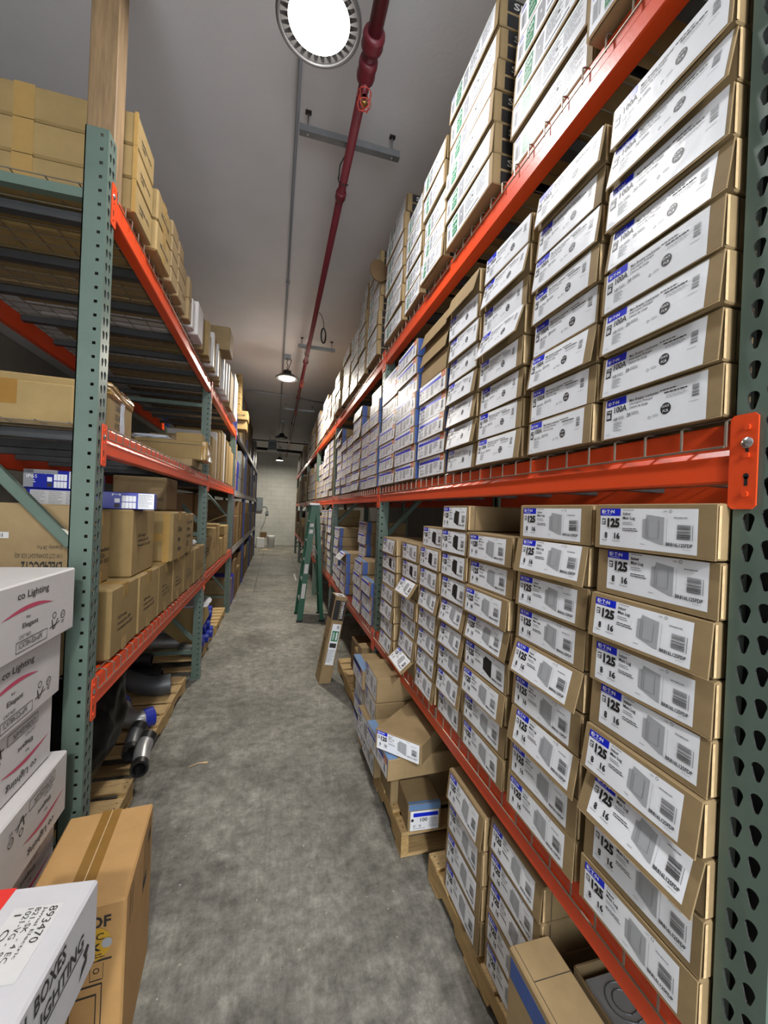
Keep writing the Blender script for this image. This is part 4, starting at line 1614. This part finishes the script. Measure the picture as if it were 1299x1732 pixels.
# big downlight carton (upside down print)
o = MB()
w, dd, h = .84, .105, .655
o.cbox((-w / 2, 0, 0), (w / 2, dd, h), 'kraft', .006)
o.panel((-w / 2, -.0005, h), (1, 0, 0), (0, 0, 1), w, h)
o.pt('Quantity: 24 Pcs.', .855, .232, .955, .262, 'ink_dark', 1, .005, True)
o.pt('11W CCT DOWNLIGHT 5CK ADJ', .775, .278, .955, .312, 'ink_dark', 1, .005, True)
o.pt('L9EL4DCCT2', .80, .33, .955, .40, 'ink_dark', 1, .03, True)
o.pr(.68, .165, .75, .20, 'paper_dull')
o.bars(.69, .172, .73, .193, 8, 'ink_dark', 2, False)
tag(o.build('lamp_carton', None, (-1.16, 1.805, DZ)), 'large brown carton with upside-down printing behind the near left upright', 'box')
# large carton behind, lit on top
text_carton((-.93, 3.20, UZ + .321), R(0), .34, .34, .235, 'LED lamp carton tucked under the middle left shelf on top of lamp cartons', ['LED Lamp', 'Lampe de LED', 'Lampara'], G, 'kraft', u=(.3, .95), v=(.5, .9), tape=False)
text_carton((-1.0, 3.62, UZ), R(0), .40, .33, .45, 'dark carton farther back on the upper tier, near left lower shelf', ['LED Lamp'], G, 'kraft_dark', tape=False)
# far half of the second left bay, lower shelf
G = 'cartons on the second bay lower left shelf'
for i, (a, b, x, h_) in enumerate(((4.36, 4.72, -.66, .34), (4.75, 5.08, -.655, .42), (5.1, 5.42, -.655, .45), (5.46, 5.66, -.65, .26))):
    text_carton((x, (a + b) / 2, DZ), PI / 2 + R([-3, 0, 2, 0][i]), b - a, .42, h_, 'tan carton, %s along the second bay lower left shelf' % NTH[i], LED, G, tape=False, v=(.3, .6))
for i in range(3):
    simple(-.645, 5.98, DZ + .135 * i, .46, .4, .132, PI / 2, 'small tan carton, %s of three at end of second bay lower left shelf' % ORD[i], G, 'kraft_pale')
m = MB()
m.prism([(0, 0), (.30, .14), (.302, .137), (.002, -.003)], 'y', -.16, .16, 'kraft_pale')
tag(m.build('open_carton_lid', None, (-.83, 4.72, DZ + .43)), 'open cardboard lid tilted up over the second bay lower left cartons', 'cardboard')
simple(-.90, 4.7, 1.46, .5, .4, .34, PI / 2, 'dark carton at the back of second bay lower left shelf', None, 'kraft_dark')
simple(-.92, 5.5, 1.46, .6, .4, .36, PI / 2, 'second dark carton at the back of second bay lower left shelf', None, 'kraft_dark')
m = MB()
m.cbox((-.07, -.10, 0), (.07, .10, .05), 'film', .02, None, 3, .006)
tag(m.build('plastic_wrap_bundle', None, (-.75, 3.93, DZ + .305)), 'crumpled clear plastic wrap lying on the lower left cartons', 'plastic wrap')

# ------------------------------------------------------------------ left middle shelf
KZ = 1.986
o = text_carton((-.72, 2.17, KZ), PI / 2 + R(3), .35, .5, .215, 'battered carton wrapped in tape on the near left middle shelf', ['MAX', 'LUMEN', 'LED 4FT', '10 PCS'], None, 'kraft_pale', u=(.25, .5), v=(.15, .9), tape=False)
q = MB()
q.cbox((-.02, -.006, -.004), (.03, .03, .219), 'film', .006, None, 4, .003)
q.build('plastic_strip', o)
q = MB()
q.cbox((-.178, -.008, .16), (.178, .06, .218), 'tape_brown', .008, None, 4, .004)
q.build('torn_tape', o)
o = text_carton((-1.16, 1.895, KZ), R(-.3), .72, .09, .165, 'long brown carton with hanging tape end behind the near left upright, middle shelf', ['a'], None, 'kraft_pale', tape=False, u=(.99, .991), v=(.98, .99))
q = MB()
q.box((.10, -.0012, .07), (.17, -.0002, .165), 'tape_dark')
q.box((-.02, -.0016, .0), (-.015, -.0002, .165), 'kraft_edge')
q.build('packing_tape', o)
# long box projecting into the aisle
o = text_carton((-.81, 3.50, 2.045), R(0), .52, .26, .15, 'long flat tan carton sticking out over the aisle, left middle shelf', ['a'], None, 'kraft_pale', tape=False, u=(.99, .991), v=(.98, .99))
q = MB()
q.cbox((.215, -.004, -.003), (.264, .264, .153), 'tape_brown', .008, None, 3, .003)
q.box((-.26, -.001, .118), (.22, .0, .122), 'ink_dark')
q.build('packing_tape', o)
simple(-.86, 3.40, KZ, .45, .45, .056, 0, 'flat carton beneath the projecting long carton, left middle shelf', None, 'kraft')
m = MB()
m.cbox((-.14, -.11, 0), (.11, .11, .03), 'film', .01, None, 5, .012)
tag(m.build('plastic_film', None, (-.95, 3.63, 2.198)), 'crumpled clear plastic film lying over the long projecting carton', 'plastic wrap')
simple(-.70, 3.60, 2.198, .20, .14, .075, R(0), 'small tan carton on top of the long projecting carton', None, 'kraft_pale')
simple(-1.25, 3.9, KZ, .7, .30, .30, 0, 'dark carton deep on the near left middle shelf', None, 'kraft_dark')
G = 'flat cartons standing upright on the second bay middle left shelf'
for i, (a, b, x, h_, mt) in enumerate(((4.36, 4.52, -.70, .38, 'kraft'), (4.54, 4.78, -.655, .42, 'kraft_pale'), (4.82, 4.90, -.66, .52, 'white_board'), (4.93, 5.10, -.65, .55, 'kraft_pale'), (5.14, 5.44, -.65, .60, 'kraft_pale'),
                                   (5.47, 5.6, -.655, .62, 'paper_dull'), (5.63, 5.9, -.645, .56, 'kraft_pale'), (5.93, 6.2, -.645, .54, 'kraft_pale'), (6.24, 6.6, -.65, .50, 'kraft_pale'))):
    simple(x, (a + b) / 2, KZ, b - a, .5, h_, PI / 2 + R(random.uniform(-2, 2)), '%s flat carton, %s along the second bay middle left shelf' % ({'kraft': 'brown', 'kraft_pale': 'tan', 'white_board': 'white', 'paper_dull': 'pale grey'}[mt], NTH[i]), G, mt)

# ------------------------------------------------------------------ left top shelf
VZ = 2.904
G = 'cartons on the near left top shelf'
for i in range(3):
    o = text_carton((-.618, 2.03, VZ + .139 * i), PI / 2, .24, .95, .137, 'long taped brown carton, %s of three behind the timber prop, top left shelf' % ['lowest', 'middle', 'topmost'][i], ['HANDLE WITH', 'CARE'], G, 'kraft_pale', v=(.45, .75), tape=False)
    for bx in (((-.1212, .36, .0), (-.1202, .43, .136)), ((-.1212, .62, .0), (-.1202, .70, .09)), ((-.1215, -.002, -.001), (-.112, .012, .137))):
        q = MB()
        q.box(bx[0], bx[1], 'tape_brown')
        q.build('packing_tape', o)
for i in range(2):
    text_carton((-.60, 2.29, VZ + .15 * i), PI / 2, .25, .97, .148, 'taped brown carton, %s of two in the second stack, top left shelf' % ['lower', 'upper'][i], ['FRAGILE'], G, 'kraft_pale', v=(.5, .7))
for j, (a, b, n, hh, x) in enumerate(((2.44, 2.58, 4, .085, -.60), (2.60, 2.72, 4, .082, -.60), (2.74, 2.86, 3, .095, -.612), (2.89, 2.99, 2, .14, -.60))):
    for i in range(n):
        simple(x, (a + b) / 2, VZ + hh * i, b - a - .004, .96, hh - .0015, PI / 2, 'brown carton, %s in the %s small stack of the near left top shelf' % (ORD[i], NTH[j]), G, 'kraft')
G = 'slim cartons standing upright on the left top shelf'
for i, (a, b, x, h_, mt) in enumerate(((3.02, 3.10, -.60, .20, 'white_board'), (3.14, 3.34, -.585, .24, 'white_board'), (3.42, 3.50, -.60, .26, 'kraft'), (3.54, 3.62, -.575, .28, 'kraft_pale'), (3.68, 3.74, -.585, .22, 'kraft'),
                                   (3.80, 3.86, -.575, .30, 'paper_dull'), (3.92, 4.0, -.58, .30, 'kraft'), (4.06, 4.12, -.57, .30, 'paper_dull'), (4.22, 4.28, -.575, .30, 'kraft'), (4.38, 4.46, -.60, .30, 'kraft'), (4.52, 4.58, -.575, .42, 'paper_dull'),
                                   (4.72, 4.8, -.575, .36, 'white_board'), (4.95, 5.05, -.575, .42, 'white_board'), (5.3, 5.6, -.59, .45, 'kraft'), (5.7, 6.2, -.585, .55, 'white_board'))):
    simple(x, (a + b) / 2, VZ, b - a, .95, h_, PI / 2 + R(random.uniform(-1, 1)), '%s slim carton on edge, %s along the left top shelf' % ({'kraft': 'brown', 'kraft_pale': 'tan', 'white_board': 'white', 'paper_dull': 'pale grey'}[mt], NTH[i]), G, mt)
G2 = 'low cartons lying deep on the left top shelf'
for i, (a, b) in enumerate(((3.36, 3.41), (4.60, 4.71), (4.81, 4.94), (5.07, 5.28), (5.62, 5.69), (6.22, 6.62))):
    simple(-.75, (a + b) / 2, VZ, b - a - .01, .80, .12, PI / 2, 'low dark brown carton, %s of six lying deep on the left top shelf' % NTH[i], G2, 'kraft_dark')
simple(-.86, 4.20, 3.205, .74, .28, .225, 0, 'large brown carton laid across the slim cartons, top left shelf', None, 'kraft')
G = 'small banded cartons piled on the far left top shelf'
for i in range(6):
    o = text_carton((-.72, 6.98, 3.25 + .10 * i), 0, .22, .30, .098, 'small tan carton, %s of the pile above the blue upright' % ORD[i], ['LED LAMP'], G, 'kraft_pale', u=(.2, .8), v=(.2, .8), tape=False)
o = text_carton((-.70, 6.95, 3.10), 0, .42, .36, .145, 'wide tan carton beneath the small pile above the blue upright', ['LED LAMP'], G, 'kraft_pale', u=(.6, .9), v=(.4, .7), tape=False)
simple(-.69, 7.0, 2.953, .36, .34, .145, 0, 'crumpled tan carton under the wide carton above the blue upright', None, 'kraft_pale')
# far left racks
GL = 'cartons in the far left racks'
cfg = [('top', 2.951, 3, .28), ('middle', 1.951, 3, .26), ('lower', 1.001, 3, .26), ('floor', .0, 3, .24)]
for bay, (ya, yb) in enumerate(((6.96, 9.3), (9.5, 11.9), (12.1, 14.5))):
    for nm, z, mx, h_ in cfg:
        rnd = random.Random(bay * 13 + int(z * 7) + 3)
        y, k = ya + (.5 if nm == 'top' and bay == 0 else 0), 0
        while y < yb - .3:
            w_ = rnd.uniform(.25, .45)
            mt = rnd.choice(['kraft', 'kraft_dark', 'kraft_pale', 'kraft_dark', 'pipe_grey'])
            if bay == 0 and nm == 'middle':
                mt = ['kraft_pale', 'blue_print', 'panel_grey', 'panel_grey', 'kraft_dark', 'panel_grey', 'pipe_grey'][min(k, 6)]
            if bay == 0 and nm == 'floor':
                mt = ['kraft', 'blue_print', 'kraft_dark', 'kraft_dark', 'kraft', 'kraft_dark', 'kraft'][min(k, 6)]
            n = rnd.randint(2, mx)
            for i in range(n):
                cn = {'kraft': 'brown', 'kraft_pale': 'tan', 'kraft_dark': 'dark brown', 'pipe_grey': 'dark grey', 'blue_print': 'blue', 'panel_grey': 'grey'}[mt]
                if bay:
                    far_box('left', -.66, y + w_ / 2, z + h_ * i, w_ - .01, .5, h_ - .003, mt)
                    continue
                simple(-.66, y + w_ / 2, z + h_ * i, w_ - .01, .5, h_ - .003, PI / 2 + R(rnd.uniform(-1, 1)), '%s carton, %s in stack %d, %s level, %s blue rack bay' % (cn, ORD[i], k + 1, nm, BAYN[bay]), GL, mt)
            y += w_ + .02
            k += 1

tag(FARM['left'].build('distant_cartons'), 'many small brown cartons on the farthest left racks', 'boxes', None, 'stuff')
tag(FARM['right'].build('distant_cartons'), 'many small brown cartons on the farthest right racks', 'boxes', None, 'stuff')

# ------------------------------------------------------------------ left floor: bag, pipes
def elbow(name, pts, rad, mt, label, ends=None, endmt='pipe_black', group=None, wall=.010):
    t = tag(empty(name, pts[0]), label, 'pipe', group)
    P0 = Vector(pts[0])
    # smooth path
    P = [Vector(p) - P0 for p in pts]
    sm = []
    for i in range(len(P) - 1):
        a, b, c, e = P[max(i - 1, 0)], P[i], P[i + 1], P[min(i + 2, len(P) - 1)]
        for k in range(5):
            u = k / 5
            sm.append(.5 * ((2 * b) + (c - a) * u + (2 * a - 5 * b + 4 * c - e) * u * u + (3 * b - a - 3 * c + e) * u ** 3))
    sm.append(P[-1])
    m = MB()
    m.tube(sm, rad, mt, 20, cap=False)
    m.tube(sm, rad - wall, 'pipe_black', 20, cap=False)
    m.build('pipe_body', t)
    for e in (0, 1):
        m = MB()
        q = sm if e == 0 else sm[::-1]
        dr = (q[1] - q[0]).normalized()
        m.tube([q[0] - dr * .004, q[0] + dr * rad * 1.0], rad * 1.06, endmt, 20, cap=False)
        a = q[0] - dr * .004
        # annulus closing the wall
        up = dr.orthogonal().normalized()
        w_ = dr.cross(up)
        n = 20
        vs = [a + (up * math.cos(2 * PI * k / n) + w_ * math.sin(2 * PI * k / n)) * r_ for r_ in (rad * 1.06, rad - wall) for k in range(n)]
        m.add(vs, [(k, (k + 1) % n, n + (k + 1) % n, n + k) for k in range(n)], endmt)
        m.tube([a, a + dr * .05], rad - wall, endmt, 20, cap=False)
        m.build('end_collar', t)
    return t


def bag(loc, sx, sy, sz, label, seed):
    rnd = random.Random(seed)
    bm = bmesh.new()
    bmesh.ops.create_icosphere(bm, subdivisions=5, radius=1)
    from mathutils import noise
    for v in bm.verts:
        n = v.co.normalized()
        k = 1 + .12 * noise.noise(n * 2.2 + Vector((seed, 0, 0))) + .06 * noise.noise(n * 6 + Vector((seed, 3, 0))) + .02 * noise.noise(Vector((n.x * 26, n.y * 26, n.z * 5)))
        p = Vector((n.x, n.y, n.z)) * k
        p.x = math.copysign(abs(p.x) ** .8, p.x)
        p.y = math.copysign(abs(p.y) ** .8, p.y)
        zz = max(p.z, -.8) * sz + sz * .8
        v.co = Vector((p.x * sx + .28 * (zz - sz), p.y * sy, zz))
    me = bpy.data.meshes.new('bag')
    bm.to_mesh(me)
    bm.free()
    me.materials.append(MATS['black_plastic'])
    for p in me.polygons:
        p.use_smooth = True
    return tag(put('plastic_bag', me, None, loc), label, 'bag')


bag((-1.045, 2.42, .124), .29, .30, .385, 'large shiny black plastic bag on the nearest left pallet', 3)
G = 'pipe elbows on the left pallets'
elbow('pipe_elbow', [(-.688, 2.56, .170), (-.700, 2.63, .172), (-.715, 2.72, .19), (-.712, 2.82, .215)], .045, 'pipe_silver', 'silver pipe elbow with black ends at the front of the black bag', group=G)
elbow('pipe_elbow', [(-.785, 2.735, .170), (-.80, 2.80, .172), (-.81, 2.88, .19), (-.80, 2.96, .215)], .045, 'pipe_grey', 'grey pipe elbow with black ends left of the silver elbow', group=G)
elbow('pipe_elbow', [(-.775, 3.145, .188), (-.86, 3.10, .19), (-.95, 3.16, .20), (-1.02, 3.28, .24)], .060, 'pipe_silver', 'pipe elbow with a blue end collar on the left pallet', endmt='cap_blue', group=G)
elbow('pipe_elbow', [(-.775, 3.64, .205), (-.92, 3.62, .205), (-1.08, 3.66, .24), (-1.22, 3.70, .30)], .075, 'pipe_grey', 'large grey pipe elbow lying with its open end to the aisle', endmt='pipe_grey', group=G)
for i, (y, z, rr_) in enumerate(((3.87, .185, .060), (4.00, .185, .060), (3.935, .305, .058))):
    elbow('black_pipe', [(-.90 - .05 * i, y, z), (-1.1, y, z + .005), (-1.35, y, z + .01), (-1.58, y, z + .02)], rr_, 'pipe_black', 'black pipe, %s of three piled on the left pallet' % NTH[i], group='black pipes on the left pallet')
elbow('pipe_elbow', [(-.69, 4.46, .186), (-.78, 4.50, .186), (-.87, 4.56, .186)], .06, 'pipe_silver', 'short silver pipe end lying beside the second left upright', endmt='pipe_grey', group=G)
for i, (y, z) in enumerate(((4.78, .19), (4.95, .19), (5.12, .19), (4.88, .33), (5.04, .33), (4.98, .46))):
    elbow('capped_pipe', [(-.70 + .02 * (i % 3), y, z), (-1.0, y - .02, z), (-1.5, y - .04, z)], .066, 'pipe_silver', 'shiny steel pipe with blue end, %s of six bundled on the left pallet' % NTH[i], endmt='cap_blue', group='blue-ended pipes on the left pallet')
m = MB()
m.prism([(-1.25, .62), (-.66, .66), (-.645, .57), (-.83, .20), (-.835, .20), (-1.25, .55)], 'y', -.004, .004, 'kraft_pale')
tag(m.build('cardboard_sheet', None, (0, 4.70, -.075)), 'tan cardboard sheet standing before the blue-ended pipes', 'cardboard')
m = MB()
m.cbox((-.17, -.25, 0), (.17, .25, .05), 'film', .02, None, 6, .012)
tag(m.build('plastic_wrap', None, (-.86, 4.98, .531)), 'torn clear plastic film draped on the blue-ended pipes', 'plastic wrap')
# twig of debris on the floor
m = MB()
m.tube([(-.47, 2.80, .004), (-.42, 2.83, .005), (-.36, 2.825, .005)], [.002, .003, .007], 'kraft_edge', 6)
tag(m.build('wood_splinter', None), 'small pale wood splinter lying on the aisle floor', 'splinter')
m = MB()
m.box((.52, 9.6, .0005), (.56, 10.6, .003), 'pvc_white')
tag(m.build('floor_strip', None), 'thin white strip lying on the floor far down the aisle', 'strip')

# ------------------------------------------------------------------ near left: white cartons
def lighting_carton(loc, rz, label, up=True, lid=True):
    w, dd, h = .62, .36, .205
    o = MB()
    o.cbox((-w / 2, 0, 0), (w / 2, dd, h), 'white_board', .005)
    ob = o.build('white_carton', None, loc, (0, 0, rz))
    tag(ob, label, 'box', 'white lighting cartons stacked at left')
    l = MB()
    l.panel((-w / 2, -.0006, h), (1, 0, 0), (0, 0, 1), w, h)
    fl = not up
    DF = 1.36

    def T(s_, u0, v0, u1, v1, bold=.01):
        if fl:
            l.pt(s_, DF - u1, 1 - v1, DF - u0, 1 - v0, 'ink_dark', 1, bold, True)
        else:
            l.pt(s_, u0, v0, u1, v1, 'ink_dark', 1, bold)

    def Rr(u0, v0, u1, v1, m_='ink_dark'):
        if fl:
            l.pr(DF - u1, 1 - v1, DF - u0, 1 - v0, m_)
        else:
            l.pr(u0, v0, u1, v1, m_)

    def Q(pts, m_):
        if fl:
            pts = [(DF - a, 1 - b) for a, b in pts]
        l.quad([l.pp(a, b, 1) for a, b in pts], m_)
    T('co Lighting', .50, .12, .74, .25)
    # red swoosh
    n = 12
    for i in range(n):
        a0, a1 = i / n, (i + 1) / n
        f = lambda a: (.40 + .38 * a, .42 - .10 * math.sin(a * PI * .8) + .05 * a)
        wd = lambda a: .028 * math.sin(PI * a) + .002
        x0, y0 = f(a0)
        x1, y1 = f(a1)
        Q([(x0, y0 + wd(a0)), (x1, y1 + wd(a1)), (x1, y1 - wd(a1)), (x0, y0 - wd(a0))], 'ink_red')
    T('by', .57, .46, .60, .51)
    T('Elegant', .54, .55, .66, .64)
    T('CAT NO.:', .52, .70, .61, .75, 0)
    T('ICAT8N-E26-6PK', .52, .80, .70, .88, 0)
    for a in ((.50, .775, .74, .785), (.50, .915, .74, .925), (.50, .775, .503, .925), (.737, .775, .74, .925)):
        Rr(*a)
    # certification mark
    for ring in ((.88, .68, .022, .065),):
        l.pdisc(*( (DF - ring[0], 1 - ring[1]) if fl else ring[:2]), ring[2], ring[3], 'ink_dark', 1, 16, .8)
    T('ETL', .868, .66, .892, .70, .01)
    Rr(.865, .77, .895, .78)
    Rr(.868, .80, .892, .81)
    # little handling figure
    l.pdisc(*((DF - .80, 1 - .64) if fl else (.80, .64)), .018, .05, 'ink_dark', 1, 14, .75)
    Q([(.775, .70), (.782, .69), (.795, .84), (.788, .85)], 'ink_dark')
    Q([(.795, .84), (.83, .70), (.836, .71), (.802, .85)], 'ink_dark')
    Q([(.76, .80), (.85, .76), (.85, .775), (.76, .815)], 'ink_dark')
    l.build('printed_side', ob)
    return ob


for i in range(7):
    z = .004 + .2085 * i
    x = [-.69, -.69, -.685, -.645, -.688, -.672, -.652][i]
    yy = [1.29, 1.30, 1.29, 1.296, 1.262, 1.272, 1.286][i]
    lighting_carton((x, yy, z), PI / 2 + R([0, 1, -1, 1.5, 0, .5, -.8][i]), 'white carton with red swoosh, %s of the near left stack%s' % (ORD[i] if i < 6 else 'topmost', ', print upside down' if i in (2, 3, 4) else ''), up=i not in (2, 3, 4))
m = MB()
m.cbox((-.16, -.10, 0), (.16, .10, .006), 'kraft_orange', .002, Matrix.Rotation(R(12), 4, 'Y'))
tag(m.build('cardboard_flap', None, (-.93, 1.30, 1.505), (0, 0, R(30))), 'piece of tan cardboard lying on the topmost white carton', 'cardboard')

# brown carton on the floor
w, dd, h = .262, .395, .555
o = MB()
o.cbox((-w / 2, 0, 0), (w / 2, dd, h), 'kraft_orange', .006)
o.panel((-w / 2, -.0005, h), (1, 0, 0), (0, 0, 1), w, h)
o.pt('ROOF', .44, .06, .86, .12, 'ink_dark', 1, .03)
for a in ((.25, .40, .80, .41), (.25, .40, .26, .95), (.79, .40, .80, .95), (.30, .45, .31, .9), (.5, .45, .51, .9), (.30, .45, .75, .46), (.74, .45, .75, .9), (.3, .9, .75, .91), (.6, .28, .88, .29), (.68, .30, .685, .38), (.8, .30, .805, .38), (.68, .38, .8, .385)):
    o.pr(*a, 'ink_dark', 1)
o.pdisc(.74, .335, .03, .015, 'ink_dark', 1, 14, .7)
o.panel((w / 2 + .0005, 0, h), (0, 1, 0), (0, 0, 1), dd, h)
for u in (.12, .2, .62, .7, .8, .86):
    o.pr(u, .04 if u < .5 else .02, u + .012, .22 if u < .5 else .38, 'ink_dark', 1)
o.pr(.6, .3, .75, .36, 'ink_dark', 1)
o.pr(.78, .1, .9, .16, 'ink_dark', 1)
ob = o.build('carton', None, (-.496, 1.283, .0), (0, 0, R(5)))
tag(ob, 'tall brown carton with taped top standing on the floor at lower left', 'box')
q = MB()
q.box((-.03, .0, h - .0002), (.03, dd, h + .0008), 'tape_dark')
q.box((-.03, -.0012, h - .04), (.03, -.0002, h), 'tape_dark')
q.box((-.0015, .0, h + .0009), (.0015, dd, h + .0014), 'kraft_edge')
q.build('packing_tape', ob)
q = MB()
q.panel((-w / 2, -.0012, h), (1, 0, 0), (0, 0, 1), w, h)
q.pdisc(.70, .20, .17, .085, 'ink_yellow', 0, 28)
q.pt('90 C', .58, .145, .80, .18, 'ink_dark', 2, .01)
q.pt('OK', .58, .195, .78, .235, 'ink_dark', 2, .05)
q.lines(.6, .25, .82, .275, 2, 'ink_dark', 2)
q.pdisc(.83, .20, .05, .026, 'ink_lgrey', 3, 14)
q.build('round_sticker', ob)

# white long carton in the corner
w, dd, h = .60, .19, .175
o = MB()
o.cbox((-w / 2, 0, 0), (w / 2, dd, h), 'white_gloss', .005)
o.panel((-w / 2, -.0005, h), (1, 0, 0), (0, 0, 1), w, h)
o.pt('ELECTRICAL BOXES', .36, .07, .80, .25, 'ink_dark', 1, .02)
o.pt('PREFAB & LIGHTING', .40, .33, .905, .50, 'ink_dark', 1, .02)
o.pr(.40, .52, .905, .54, 'ink_dark', 1)
o.pt('PREFAB CONDUIT', .50, .74, .72, .82, 'ink_dark', 1, 0)
o.quad([o.pp(p_, q_, 1) for p_, q_ in ((.905, .60), (.93, .56), (.945, .62), (.92, .70))], 'ink_dark')
o.quad([o.pp(p_, q_, 1) for p_, q_ in ((.885, .84), (.90, .72), (.935, .68), (.93, .76), (.905, .80))], 'ink_dark')
ob = o.build('white_carton', None, (-.352, .680, .712), (0, 0, PI / 2 + R(-4)))
tag(ob, 'long white carton with handwritten note and red band in the lower left corner', 'box')
l = MB()
l.panel((.25, .04, h + .0008), (0, 1, 0), (1, 0, 0), .085, .14)
l.Pn = Vector((0, 0, 1))
l.pr(0, 0, 1, 1, 'paper_dull', 0)
l.build('paper_note', ob)
l = MB()
# note reads along the length of the carton
def note(s_, x0, x1, y0, y1):
    vs, fs = glyph(s_)
    l.add([Vector((x1 - (x1 - x0) * a, y1 - (y1 - y0) * b, h + .0016)) for a, b in vs], fs, 'ink_dark')
note('893470', .175, .245, .046, .060)
note('Jamal Electric', .150, .245, .064, .072)
note('B21-SK  - 4 EC', .145, .245, .076, .085)
note('1021-VG -  9 ECS', .125, .245, .089, .099)
note('1  OC  8', .13, .235, .104, .116)
l.build('handwriting', ob)
l = MB()
l.box((.05, .150, h - .0002), (.298, dd - .002, h + .0008), 'red_band')
l.build('red_band', ob)
simple(-.37, .60, .0, .46, .26, .71, PI / 2, 'brown carton under the long white carton in the lower left corner', None, 'kraft_orange')

# ------------------------------------------------------------------ far end of the aisle
t = tag(empty('breaker_box', (-.66, YF - .002, 1.80)), 'grey electrical panel box on the far wall', 'electrical panel')
m = MB()
m.cbox((-.13, -.12, -.30), (.13, 0, .30), 'panel_grey', .006)
m.build('enclosure', t)
m = MB()
m.cbox((-.115, -.128, -.28), (.115, -.121, .28), 'panel_grey', .003)
m.build('door', t)
m = MB()
m.box((.08, -.135, -.03), (.10, -.128, .03), 'black_metal')
m.build('latch', t)
m = MB()
m.tube([(-.52, YF - .03, 1.70), (-.42, YF - .03, 1.72), (-.34, YF - .03, 1.66), (-.33, YF - .03, 1.50)], .014, 'conduit')
m.box((-.39, YF - .07, 1.36), (-.27, YF - .002, 1.52), 'panel_grey')
m.tube([(-.36, YF - .03, 1.36), (-.44, YF - .1, 1.0), (-.56, YF - .2, .72)], .008, 'black_metal')
tag(m.build('outlet_box', None), 'small grey outlet box with conduit and cord on the far wall', 'outlet')
m = MB()
m.lathe([(0, 0), (.14, 0), (.165, .45), (.17, .50), (.155, .50), (.13, .02)], 'pvc_white', 24)
tag(m.build('white_bin', None, (-.12, 17.6, 0)), 'white round bin standing at the far end of the aisle', 'bin')
m = MB()
m.cbox((-.16, -.16, 0), (.16, .16, .42), 'pvc_white', .02)
o = m.build('white_tub', None, (-.53, 17.45, 0))
tag(o, 'square white tub beside the round bin at the far end', 'tub')
m = MB()
m.cbox((-.13, -.1, 0), (.13, .1, .22), 'kraft_dark', .005)
tag(m.build('carton', None, (-.43, 17.45, .423)), 'small brown carton on the square white tub at far end', 'box')
m = MB()
m.cbox((-.14, -.12, 0), (.14, .12, .008), 'kraft_edge', .002)
tag(m.build('cardboard_scrap', None, (-.32, 16.6, .001), (0, 0, R(24))), 'flat cardboard scrap on the floor before the bins', 'cardboard')
